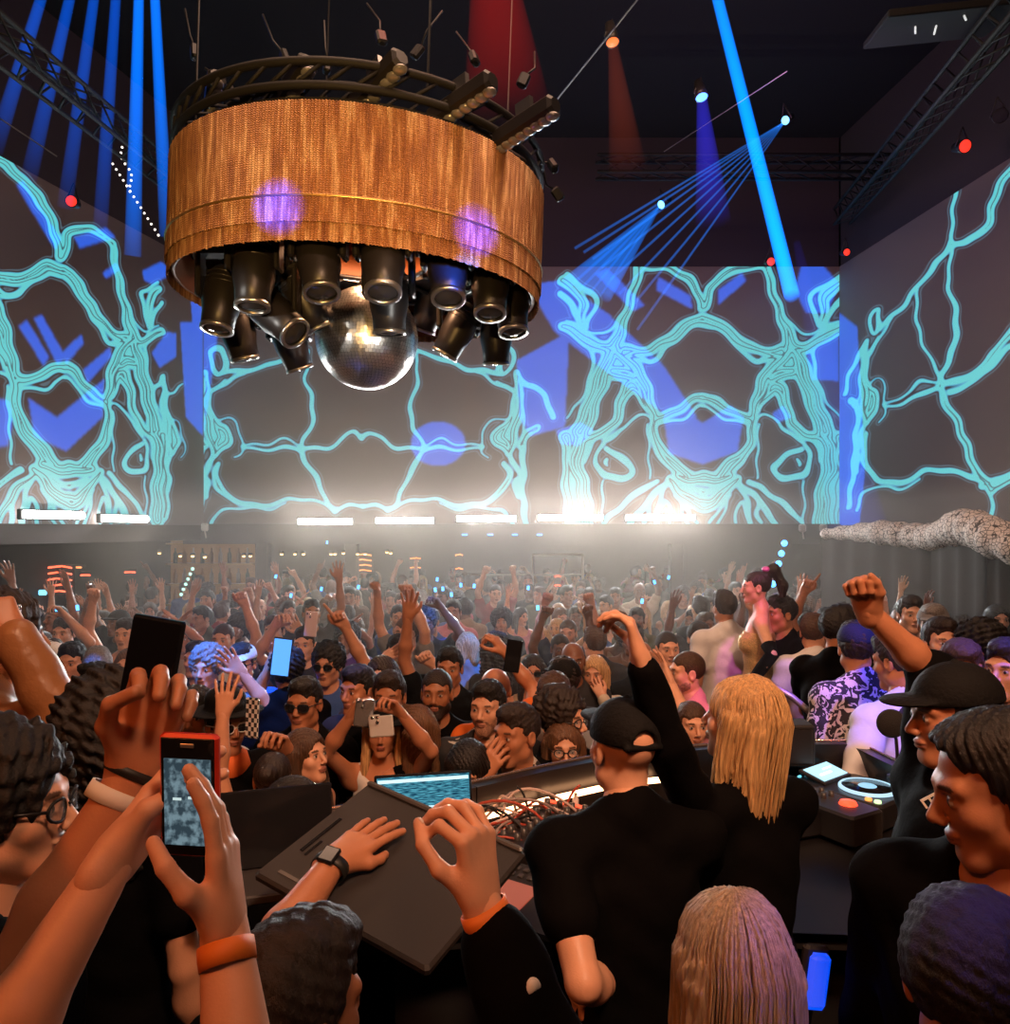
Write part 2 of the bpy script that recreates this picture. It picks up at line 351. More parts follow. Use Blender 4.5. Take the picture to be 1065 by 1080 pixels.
# ---- shell around it
MB().box((0, 8, -.05), (20, 24, .1)).obj('floor', mat('dark dance floor', (.02, .018, .018), .35), kind='structure')
MB().box((0, 8, 8.55), (20, 24, .1)).obj('ceiling', mat('ceiling black', (.010, .008, .009), .9), kind='structure')
def slab(name, a, b2, z0, z1, th, m=None):
    a, b2 = Vector((*a, 0)), Vector((*b2, 0)); d = (b2 - a); n = Vector((d.y, -d.x, 0)).normalized() * th
    mb = MB(); V = [(*p.xy, z) for z in (z0, z1) for p in (a, b2, b2 + n, a + n)]
    mb.add(V, [(3, 2, 1, 0), (4, 5, 6, 7), (0, 1, 5, 4), (1, 2, 6, 5), (2, 3, 7, 6), (3, 0, 4, 7)])
    return mb.obj(name, m or M_dark, kind='structure')
M_upper = mat('upper wall black', (.045, .034, .040), .9)
slab('wall_back_upper', (BL, 12.02), (BR, 12.02), ZT, 8.5, -.25, M_upper)
slab('wall_left_upper', (LX(-3) - .02, -3), (BL - .02, 12), ZT, 8.5, -.25, M_upper)
slab('wall_right_upper', (BR + .02, 12), (RX(-3) + .02, -3), ZT, 8.5, -.25, M_upper)
slab('wall_left_near', (LX(-3), -3), (LX(7), 7), ZB, ZT, -.1, M_upper)
slab('wall_right_near', (RX(6.5), 6.5), (RX(-3), -3), ZB, ZT, -.1, M_upper)
# ledge under the picture and the low bar room behind
slab('trim_1', (BL - .3, 11.96), (BR + .1, 11.96), 2.22, ZB + .02, -.3)
slab('trim_2', (LX(7) - .02, 7), (BL - .02, 12), 2.28, ZB, -.3)
MB().box((0, 15.0, 2.36), (16, 6, .1)).obj('ceiling_bar', M_dark, kind='structure')
slab('wall_bar', (-8, 17.8), (8, 17.8), 0, 2.4, -.1, M_dark)
slab('wall_left_lower', (LX(7) - .6, 7), (BL - 1.2, 17.8), 0, 2.3, -.1, M_dark)
slab('wall_right_lower', (BR + 1.2, 17.8), (RX(8.5) + .9, 8.5), 0, 2.3, -.1, M_dark)
for x in (-4.1, -2.6, 2.9):
    MB().box((x, 13.2, 1.15), (.22, .22, 2.3), bev=.02).obj('column_%d' % (int(x * 10) % 7), mat('column brown', rgb(70, 55, 40), .5), kind='structure')

# ---- white LED bars along the ledge
M_bar = mat('white tube light', (1, 1, 1), .5, emit=(1, .98, .92), es=30)
def led_bar(px0, px1, py, label, wallf):
    x0, x1 = wallf(px0), wallf(px1); z = CZ + (HY - py) / FPX * (x0.y + x1.y) / 2
    c = (x0 + x1) / 2; c.z = z; L = (x1 - x0).xy.length; ang = math.atan2(x1.y - x0.y, x1.x - x0.x)
    t = thing('light_bar', label, 'light bar', c, (0, 0, ang), 'white light bars under the projection')
    MB().box((0, .03, 0), (L + .06, .06, .12), bev=.01).obj('housing', M_blackmetal, t)
    MB().tube([(-L / 2, -.02, 0), (L / 2, -.02, 0)], .045, 12).obj('tube', M_bar, t, True)
    return c, L, ang
def onback(px): return Vector(((px - CX) / FPX * 11.85, 11.85, 0))
def onleft(px):  # ray with the left wall
    k = (px - CX) / FPX; y = (BL - .233 * 12 + .15) / (k - .233); return Vector((k * y, y, 0))
bars = []
for a, b2, py, lb, fn in ((24, 85, 543, 'slim white light bar on the side wall, outermost beside the frame edge', onleft), (107, 153, 547, 'short white light bar nearest the corner on the side wall', onleft),
        (315, 371, 550, 'white light bar under the calm wall picture, below the mirror ball', onback), (397, 457, 549, 'white light bar second along the back wall from the corner with the side wall', onback),
        (482, 544, 547, 'white light bar at the middle of the five on the back wall', onback), (568, 635, 546, 'bright white light bar second from the end of the five on the back wall', onback),
        (660, 732, 546, 'brightest white light bar, last of five towards the dancer', onback)):
    c, L, ang = led_bar(a, b2, py, lb, fn); bars.append((c, L, ang))

# ---- haze
def volmat(name, dens, col=(1, 1, 1), aniso=.2):
    m, N, L = new_mat(name); o = N.new('ShaderNodeOutputMaterial'); v = N.new('ShaderNodeVolumeScatter')
    v.inputs['Color'].default_value = (*col, 1); v.inputs['Density'].default_value = dens; v.inputs['Anisotropy'].default_value = aniso
    L.new(v.outputs[0], o.inputs['Volume']); return m
if True:
    MB().box((.25, 9.9, 2.6), (9.6, 4.1, 5.0)).box((.1, 6.0, 1.42), (7.6, 3.6, 2.64)).obj('haze', volmat('haze', .034, (1, .87, .75), .35), kind='stuff', label='thin warm haze hanging over the dance floor', cat='haze')
# ================================================================== chandelier with bead curtain, mirror ball, moving lights
CHX, CHY, CHR = (380 - CX) / FPX * 5.5, 5.5, 1.26
CZB, CZT = CZ + 1.60, CZ + 2.36
def bead_mat():
    m, N, L = new_mat('gold bead strands'); o = N.new('ShaderNodeOutputMaterial'); b = N.new('ShaderNodeBsdfPrincipled'); L.new(b.outputs[0], o.inputs[0])
    tc = N.new('ShaderNodeTexCoord'); mp = N.new('ShaderNodeMapping'); mp.inputs['Scale'].default_value = (26, 26, 3.2); L.new(tc.outputs['Object'], mp.inputs[0])
    n1 = N.new('ShaderNodeTexNoise'); n1.inputs['Scale'].default_value = 1; n1.inputs['Detail'].default_value = 5; L.new(mp.outputs[0], n1.inputs['Vector'])
    rp = N.new('ShaderNodeValToRGB'); L.new(n1.outputs['Fac'], rp.inputs[0]); e = rp.color_ramp.elements
    e[0].position = .34; e[0].color = (.36, .14, .06, 1); e[1].position = .66; e[1].color = (.95, .60, .30, 1); q = e.new(.52); q.color = (.60, .27, .10, 1)
    L.new(rp.outputs[0], b.inputs['Base Color']); b.inputs['Roughness'].default_value = .38; b.inputs['Metallic'].default_value = .3
    sx = N.new('ShaderNodeSeparateXYZ'); L.new(tc.outputs['Object'], sx.inputs[0])
    ms = N.new('ShaderNodeMath'); ms.operation = 'MULTIPLY'; ms.inputs[1].default_value = 6.2832 / .0125; L.new(sx.outputs['Z'], ms.inputs[0])
    sn = N.new('ShaderNodeMath'); sn.operation = 'SINE'; L.new(ms.outputs[0], sn.inputs[0])
    bp = N.new('ShaderNodeBump'); bp.inputs['Strength'].default_value = .8; bp.inputs['Distance'].default_value = .004; L.new(sn.outputs[0], bp.inputs['Height']); L.new(bp.outputs[0], b.inputs['Normal'])
    return m
M_bead = bead_mat()
M_goldrim = mat('brass rim', (.75, .42, .13), .35, .8)
M_orange_in = mat('orange painted drum', rgb(150, 84, 36), .55)
ch = thing('chandelier', 'huge round gold bead-curtain chandelier hanging above the crowd', 'chandelier', (CHX, CHY, CZB), (R(1.2), R(2.2), 0))
def strands(name, r, z0, z1, ns=420, jag=.003):
    rnd = random.Random(5); V, Fs = [], []; rows = 9; per = ns * 4
    hem = [rnd.uniform(-jag, jag) for _ in range(ns)]
    for i in range(rows):
        t = i / (rows - 1)
        for k in range(per):
            th = 2 * math.pi * k / per; s_ = k // 4
            rr = r + (.003, .007, .003, -.004)[k % 4] + .0022 * math.sin(s_ * 1.7 + 4 * t)
            V.append((rr * math.cos(th), rr * math.sin(th), z0 + (z1 - z0) * t + hem[s_] * (1 - t)))
    i = np.arange(rows * per).reshape(rows, per); j = np.roll(i, -1, 1)
    me = mesh_np(name, V, np.stack([i[:-1], j[:-1], j[1:], i[1:]], -1).reshape(-1, 4), True)
    return obj(name, me, M_bead, ch)
H = CZT - CZB
strands('bead_curtain', CHR, .24, H); strands('bead_curtain', CHR + .006, .10, .262); strands('bead_curtain', CHR - .006, 0, .13, jag=.005)
MB().lathe([(CHR - .05, .04), (CHR - .03, .04), (CHR - .03, H), (CHR - .05, H), (CHR - .05, .04)], n=96).obj('drum_shell', M_orange_in, ch, True)
MB().lathe([(CHR + .012, .235), (CHR + .02, .242), (CHR + .012, .25)], n=128).obj('seam_band', M_goldrim, ch, True)
MB().lathe([(0, H - .02), (CHR - .03, H - .02), (CHR - .03, H + .03), (0, H + .03)], n=64).obj('top_plate', M_black, ch)
MB().lathe([(.55, .30), (.78, .30), (.78, .34), (.55, .34), (.55, .30)], n=64).obj('inner_ring', M_steel, ch, True)
MB().lathe([(.62, .36), (.66, .36), (.66, .62), (.62, .62), (.62, .36)], n=64).obj('inner_drum', M_orange_in, ch, True)
for rr, zz in ((1.10, .2), (.98, .26), (.84, .22), (.46, .3)):
    MB().tube([(rr * math.cos(a * math.pi / 32), rr * math.sin(a * math.pi / 32), zz) for a in range(65)], .018, 8).obj('pipe_ring', M_blackmetal, ch, True)
for k in range(12):
    a = k * math.pi / 6; MB().tube([(.46 * math.cos(a), .46 * math.sin(a), .28), (1.2 * math.cos(a), 1.2 * math.sin(a), .28)], .02, 6).obj('spoke', M_blackmetal, ch)
# truss ring above
for rr, zz in ((1.0, H + .09), (1.24, H + .09), (1.0, H + .22), (1.24, H + .22)):
    MB().tube([(rr * math.cos(a * math.pi / 40), rr * math.sin(a * math.pi / 40), zz) for a in range(81)], .024, 8).obj('truss_ring', M_black, ch, True)
tb = MB()
for k in range(48):
    a, b2 = k * math.pi / 24, (k + 1) * math.pi / 24
    for (r0, z0), (r1, z1) in (((1.24, H + .09), (1.24, H + .22)), ((1.0, H + .22), (1.24, H + .09)), ((1.0, H + .09), (1.0, H + .22))):
        tb.tube([(r0 * math.cos(a), r0 * math.sin(a), z0), (r1 * math.cos(b2), r1 * math.sin(b2), z1)], .012, 6)
tb.obj('truss_lattice', M_black, ch, True)
for k in range(4):
    a = k * math.pi / 2 + .5; MB().tube([(1.12 * math.cos(a), 1.12 * math.sin(a), H + .22), (1.12 * math.cos(a), 1.12 * math.sin(a), 8.5 - CZB)], .008, 6).obj('hanging_cable', M_blackmetal, ch)

# mirror ball
def mirrorball_mat():
    m, N, L = new_mat('mirror tiles'); o = N.new('ShaderNodeOutputMaterial'); b = N.new('ShaderNodeBsdfPrincipled'); L.new(b.outputs[0], o.inputs[0])
    b.inputs['Metallic'].default_value = 1; b.inputs['Roughness'].default_value = .30; b.inputs['Base Color'].default_value = (.95, .93, .90, 1); return m
def mirrorball(loc, r):
    t = thing('mirror_ball', 'faceted silver mirror ball hanging below the gold chandelier', 'mirror ball', loc)
    V, Fs = [], []; rnd = random.Random(3); rows = 46
    for i in range(rows):
        p0, p1 = -math.pi / 2 + math.pi * i / rows, -math.pi / 2 + math.pi * (i + 1) / rows
        n = max(6, int(2 * rows * math.cos((p0 + p1) / 2)))
        for k in range(n):
            a0, a1 = 2 * math.pi * (k + .03) / n, 2 * math.pi * (k + .97) / n; q0, q1 = p0 + .0015, p1 - .0015
            c = [Vector((math.cos(q) * math.cos(a), math.cos(q) * math.sin(a), math.sin(q))) for q, a in ((q0, a0), (q0, a1), (q1, a1), (q1, a0))]
            cen = (c[0] + c[1] + c[2] + c[3]) / 4; tilt = Vector((rnd.gauss(0, .03), rnd.gauss(0, .03), rnd.gauss(0, .03)))
            o = len(V); V += [(v * r + (tilt.cross(v - cen)) * r) for v in c]; Fs.append((o, o + 1, o + 2, o + 3))
    mb = MB(); mb.add(V, Fs); mb.obj('mirror_tiles', mirrorball_mat(), t)
    MB().ball((0, 0, 0), r * .992, 48, 24).obj('core', mat('dark grout', (.05, .045, .04), .6), t, True)
    MB().lathe([(0, r + .05), (.05, r + .05), (.07, r + .02), (.07, r - .01)], n=20).obj('cap', M_blackmetal, t, True)
    MB().tube([(0, 0, r + .04), (0, 0, r + .42)], .014, 8).obj('hanging_rod', M_steel, t)
mirrorball(P(387, 357, 5.5), 53.5 / FPX * 5.5)

# moving head lights: yoke on a clamp base, tilting barrel with lens
M_lens = mat('dark lens glass', (.05, .05, .06), .05, .0)
M_lensring = mat('lens ring', (.55, .52, .48), .3, .9)
def moving_head(loc, aim, label, s=1., lens=None, group='moving head lights under the chandelier', tint=None):
    t = thing('moving_head_light', label, 'stage light', loc, scale=s, group=group)
    body = tint or M_fixture
    MB().box((0, 0, .30), (.24, .2, .1), bev=.02).box((0, 0, .38), (.06, .06, .08)).obj('base', body, t)
    y = MB()
    for sx in (-1, 1):
        y.box((sx * .135, 0, .14), (.035, .11, .3), bev=.012)
    y.box((0, 0, .255), (.3, .12, .035), bev=.01); y.obj('yoke', body, t)
    M = look(Vector(aim)); h = MB()
    h.lathe([(0, -.17), (.07, -.17), (.10, -.13), (.112, -.04), (.115, .05), (.10, .12), (.094, .2), (.085, .205)], n=20, M=M)
    for zz in (-.12, -.09, -.06): h.lathe([(.108, zz), (.116, zz + .006), (.108, zz + .012)], n=20, M=M)
    hd = h.obj('barrel', body, t, True)
    MB().lathe([(.078, .2), (.098, .2), (.098, .222), (.078, .222)], n=20, M=M).obj('lens_ring', M_lensring, hd, True)
    MB().lathe([(0, .228), (.04, .222), (.08, .208)], n=20, M=M).obj('lens', lens or M_lens, hd, True)
    return t
heads = [((268, 285), 4.75, (.0, -.15, -1), 'broad moving head under the chandelier front, second from its rim end'), ((336, 272), 4.5, (.15, -.3, -1), 'moving head hanging straight down above the mirror ball'),
    ((404, 272), 4.45, (.05, -.35, -1), 'moving head at the chandelier front, directly above the mirror ball shoulder'), ((472, 282), 4.85, (.05, -.4, -1), 'moving head washed in bright blue light'),
    ((517, 298), 5.15, (.0, -.3, -1), 'slim moving head with shiny lens rim beside the blue washed one'), ((538, 318), 5.5, (.1, -.2, -1), 'moving head tucked inside the chandelier rim, blue stripe on it'),
    ((235, 312), 5.1, (-.1, -.2, -1), 'bulky moving head near the chandelier rim over the side wall picture'), ((250, 345), 5.7, (.2, .2, -1), 'small moving head hanging lowest near the rim, glinting feet'),
    ((288, 330), 5.0, (.75, -.35, -.7), 'moving head tilted sideways with bright ring lens'), ((318, 312), 5.2, (.5, .3, -1), 'pale sided moving head leaning towards the mirror ball'),
    ((305, 358), 6.0, (.3, .3, -1), 'round moving head behind the mirror ball, low and dim'), ((484, 345), 5.9, (-.5, .1, -.9), 'moving head turned away, hanging low beside the mirror ball'),
    ((523, 352), 6.2, (0, .2, -1), 'moving head low at the back of the ring, above the bean shaped blob'), ((410, 312), 5.0, (0, .1, -1), 'dark moving head half hidden behind the one above the mirror ball'),
    ((455, 318), 6.3, (-.3, .3, -.8), 'small far moving head between mirror ball and the blue washed one')]
for (px, py), d, aim, lb in heads:
    moving_head(P(px, py, d), aim, lb, 1.1)
# LED batten fixtures leaning on the upper rim
M_battlens = mat('clear batten lens', (.5, .47, .44), .15, .6)
def batten(p0, p1, d, label):
    a, b2 = P(*p0, d), P(*p1, d - .35); c = (a + b2) / 2; ax = (b2 - a); L = ax.length
    t = thing('led_batten', label, 'stage light', c, group='battens on top of the chandelier'); t.rotation_euler = look(ax).to_euler()
    MB().box((0, 0, 0), (.11, .11, L), bev=.02).obj('housing', M_fixture, t)
    l = MB()
    for k in range(8): l.ball((0, -.058, -L / 2 + (k + .5) * L / 8), .042, 10, 6, (1, .5, 1))
    l.obj('lens_row', M_battlens, t, True)
    MB().box((.0, .09, 0), (.03, .1, .12)).obj('clamp', M_steel, t)
for p0, p1, d, lb in (((221, 138), (229, 78), 5.2, 'upright batten light on the chandelier rim, outermost'), ((288, 124), (326, 64), 4.7, 'leaning batten light with big round lenses on the chandelier top'), ((372, 116), (424, 60), 4.55, 'batten light leaning over the middle of the chandelier top'),
        ((455, 128), (520, 84), 4.6, 'dark batten light lying low on the chandelier rim'), ((524, 150), (586, 110), 4.7, 'dark batten light nearest the red glow')):
    batten(p0, p1, d, lb)

# overhead truss, pipes and hanging gear
M_truss = mat('truss black', (.004, .004, .004), .7)
def truss(p0, p1, label, w=.22):
    a, b2 = Vector(p0), Vector(p1); ax = b2 - a; L = ax.length; t = thing('truss', label, 'truss', a, group='black ceiling trusses'); t.rotation_euler = look(ax).to_euler()
    m = MB(); q = w / 2; n = int(L / .3)
    for x, y in ((-q, -q), (q, -q), (q, q), (-q, q)): m.tube([(x, y, 0), (x, y, L)], .022, 6)
    m.obj('chords', M_truss, t, True); m = MB()
    for k in range(n):
        z0, z1 = L * k / n, L * (k + 1) / n
        for (x0, y0), (x1, y1) in (((-q, -q), (q, -q)), ((q, q), (-q, q)), ((q, -q), (q, q)), ((-q, q), (-q, -q))):
            m.tube([(x0, y0, z0), (x1, y1, z1)], .01, 5)
    m.obj('lattice', M_truss, t, True)
truss((1.2, 10.2, 7.2), (5.0, 10.2, 7.2), 'far black truss high above the busy wall picture')
truss((3.2, 3.0, 5.9), (4.9, 11.3, 7.0), 'black truss running along the ceiling towards the corner')
truss((-3.6, 2.5, 5.6), (-3.9, 11.2, 6.8), 'black truss over the fan of blue beams')
for k, (a, b2, lb) in enumerate((((585, 108, 5.2), (680, -10, 4.2), 'thin pale cable slanting up from the chandelier'), ((0, 125, 6), (60, 165, 6.4), 'thin pale cable above the wall picture near the frame edge'), ((700, 160, 9), (830, 75, 8), 'faint thin cable crossing behind the thick blue beam'))):
    MB().tube([P(*a), P(*b2)], .006, 5).obj('cable', M_steel, label=lb, cat='cable')
t = thing('ceiling_hatch', 'dark ceiling panel with small bright tubes near the top corner', 'ceiling panel', P(990, 25, 6.5), (R(14), 0, R(-10)))
MB().box((0, 0, 0), (1.0, .75, .06), bev=.01).obj('panel', mat('grey ceiling panel', (.005, .004, .004), .8), t)
for x, y, l in ((-.22, -.05, .16), (-.05, .0, .2), (.1, -.22, .1)): MB().tube([(x, y - l / 2, -.045), (x + .05, y + l / 2, -.045)], .008, 6).obj('tube', mat('pale tube', (.7, .7, .66), .4, emit=(.8, .8, .75), es=.8), t)
# hanging odds and ends round the chandelier top
rnd = random.Random(12)
for k, (px, py, d, ln) in enumerate(((205, 55, 5.2, .3), (244, 98, 5, .2), (300, 60, 5.4, .35), (345, 70, 5.2, .3), (402, 40, 5, .35), (440, 55, 5.2, .3), (500, 62, 5, .3), (552, 85, 5, .25), (583, 175, 5.4, .2), (588, 205, 5.6, .2), (186, 130, 5.2, .16))):
    t = thing('rigging_clamp', 'small dark clamp and safety cable on the chandelier top truss', 'clamp', P(px, py, d), (rnd.uniform(-.5, .5), rnd.uniform(-.6, .6), rnd.uniform(0, 3)), group='clamps and safety cables on the chandelier truss')
    MB().box((0, 0, 0), (.07, .05, .1), bev=.012).obj('clamp_body', M_blackmetal, t); MB().tube([(0, 0, .04), (.03, .02, ln * .5), (-.02, .05, ln)], .008, 6).obj('safety_cable', M_blackmetal, t, True)

# ---- coloured lamps with lit lenses, and the beams they throw through the haze
def lit(name, col, es): return mat(name, (.1, .1, .1), .3, emit=col, es=es)
L_blue, L_red, L_orange, L_cyan = lit('blue lit lens', (.05, .2, 1), 5), lit('red lit lens', (1, .03, .012), 1.6), lit('orange lit lens', (1, .16, .03), 1.8), lit('cyan lit lens', (.1, .4, 1), 5)
def par_can(px, py, d, aim, lens, label, r=.085):
    t = thing('par_lamp', label, 'stage light', P(px, py, d), group='small coloured lamps up in the dark'); M = look(Vector(aim))
    MB().lathe([(0, -.2), (r * .7, -.2), (r, -.06), (r * 1.05, 0), (r * .95, .0)], n=18, M=M).obj('can', M_fixture, t, True)
    MB().lathe([(0, .004), (r * .6, .0), (r * .95, -.006)], n=18, M=M).obj('lens', lens, t, True)
    MB().tube([M @ Vector((r * 1.15, 0, -.05)), Vector((0, .05, .22)), M @ Vector((-r * 1.15, 0, -.05))], .012, 6).obj('bracket', M_fixture, t, True)
for px, py, d, aim, lens, lb, r in ((646, 45, 6.5, (.1, -.3, -1), L_orange, 'orange glowing lamp above the chandelier side', .055), (740, 103, 7.5, (.1, -.35, -1), L_blue, 'blue lamp beside the thick blue beam', .06),
        (828, 127, 9, (-.6, -.6, -.5), L_cyan, 'bright blue pinpoint lamp that fans thin beams', .05), (697, 216, 10, (-.6, -.5, -.5), L_cyan, 'bright blue pinpoint lamp lower down, throwing a wide fan', .055), (1018, 154, 8.0, (0, -1, -.4), L_red, 'red LED lamp high on the slanting side wall edge', .065),
        (813, 276, 11.4, (0, -1, -.3), L_red, 'red lamp on top of the busy wall picture', .06), (893, 266, 11.3, (0, -1, -.3), L_red, 'red lamp at the corner of the two picture walls', .05), (75, 212, 8.6, (.2, -1, -.2), L_red, 'small red lamp over the side wall picture', .06), (1055, 122, 8, (-.3, -.8, -.4), M_lens, 'unlit lamp beside the frame edge, above the red one', .07)):
    par_can(px, py, d, aim, lens, lb, r)
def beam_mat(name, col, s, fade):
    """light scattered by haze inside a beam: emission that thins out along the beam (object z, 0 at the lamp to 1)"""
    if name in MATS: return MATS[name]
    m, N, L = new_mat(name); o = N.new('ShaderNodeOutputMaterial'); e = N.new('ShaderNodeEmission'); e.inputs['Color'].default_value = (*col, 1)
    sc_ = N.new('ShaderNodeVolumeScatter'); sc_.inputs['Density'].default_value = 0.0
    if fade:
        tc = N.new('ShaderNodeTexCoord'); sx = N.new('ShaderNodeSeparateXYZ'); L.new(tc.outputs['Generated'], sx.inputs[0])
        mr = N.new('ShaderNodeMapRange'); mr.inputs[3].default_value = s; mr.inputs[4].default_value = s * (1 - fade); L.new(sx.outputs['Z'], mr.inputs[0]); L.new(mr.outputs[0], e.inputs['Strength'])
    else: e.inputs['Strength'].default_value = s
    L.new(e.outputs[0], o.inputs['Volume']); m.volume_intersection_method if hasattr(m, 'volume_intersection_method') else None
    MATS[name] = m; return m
def beam(p0, p1, r0, r1, m, label, group):
    a, b2 = Vector(p0), Vector(p1); ax = b2 - a
    me = MB().lathe([(.0005, 0), (r0, 0), (r1, ax.length), (.0005, ax.length)], n=14).mesh('light_beam')
    o = obj('light_beam', me, m, loc=a, label=label, cat='light beam', group=group, kind='stuff'); o.rotation_euler = look(ax).to_euler(); return o
BM = beam_mat('blue beam haze', (.0, .13, 1), 6.5, .97); BM2 = beam_mat('bright blue beam haze', (.0, .17, 1), 15, .9)
for i, ((x0, y0), (x1, y1), r0, r1, m) in enumerate((((52, -30), (-6, 160), .04, .075, BM), ((80, -30), (30, 190), .04, .075, BM), ((103, -30), (68, 220), .04, .07, BM), ((124, -30), (105, 250), .04, .07, BM), ((147, -30), (140, 270), .04, .08, BM2), ((162, -30), (176, 250), .04, .07, BM2))):
    beam(P(x0, y0, 7), P(x1, y1, 7.6), r0, r1, m, 'hazy blue light beam in the fan of six above the side wall', 'fan of six blue beams')
beam(P(752, -20, 6.5), P(835, 312, 11.6), .045, .115, beam_mat('thick blue beam', (.0, .20, 1), 13, .5), 'thick bright blue beam slanting down to the wall picture', None)
BF = beam_mat('thin blue beam', (.02, .22, 1), 18, .7); BW = beam_mat('fan blue beam', (.0, .2, 1), 5, .6)
for k in range(8):
    t_ = k / 7; beam(P(828, 128, 9), P(606 + 66 * t_, 262 + 66 * t_ * t_ + 20 * t_, 10.6), .008, .022, BF, 'thin blue beam in the fan from the pinpoint lamp', 'thin blue fan beams')
for k in range(5):
    t_ = k / 4; beam(P(697, 216, 10), P(596 + 42 * t_, 300 + 14 * t_, 11.6), .015, .10, BW, 'wide blue beam in the fan from the lower pinpoint lamp', 'wide blue fan beams')
beam(P(740, 104, 7.5), P(752, 235, 7.4), .05, .17, beam_mat('violet beam', (.05, .04, 1), 2.6, .97), 'short violet blue beam fading below a lamp', None)
beam(P(646, 46, 6.5), P(662, 180, 6.4), .04, .16, beam_mat('orange beam', (1, .14, .05), .55, .95), 'faint orange beam fading below the orange lamp', None)
beam(P(520, -30, 5.6), P(535, 120, 5.8), .16, .34, beam_mat('red beam', (1, .02, .01), .5, .98), 'soft red glow beam above the chandelier', None)
beam(P(840, 255, 11.3), P(905, 560, 9.5), .05, .35, beam_mat('violet blue shaft', (.06, .06, 1), .22, .3), 'broad faint violet shaft falling onto the patterned drape', None)

# strings of small points of light
def dots(pts, m, label, r=.018, name='light_string'):
    t = thing(name, label, 'light string', pts[0]); o = Vector(pts[0])
    MB().tube([Vector(p) - o for p in pts], .005, 5).obj('wire', M_black, t)
    for p in pts: MB().ball(Vector(p) - o, r, 8, 6).obj('bulb', m, t, True)
L_white = lit('white points', (1, .9, .8), 2.2)
dots([P(124 + 16 * t / 11 + 3 * math.sin(t), 138 + 64 * t / 11, 8) for t in range(12)], L_white, 'inner string of tiny white lights hanging among the blue beams', .012)
dots([P(119 + 48 * t / 13, 173 + 75 * t / 13, 8) for t in range(14)], L_white, 'outer string of tiny white lights hanging over the wall picture', .012)
L_bdot = lit('blue points', (.05, .35, 1), 6)
dots([P(827 - 12 * t / 4, 573 + 43 * t / 4, 8.5) for t in range(5)], L_bdot, 'slanting row of five blue lights beside the dancer', .035)
L_gdot = lit('green white points', (.5, .9, .75), 1.6)
dots([P(203 - 12 * t / 5, 600 + 27 * t / 5, 10) for t in range(6)], L_gdot, 'slanting row of pale green lights by the golden bottle shelf', .022)
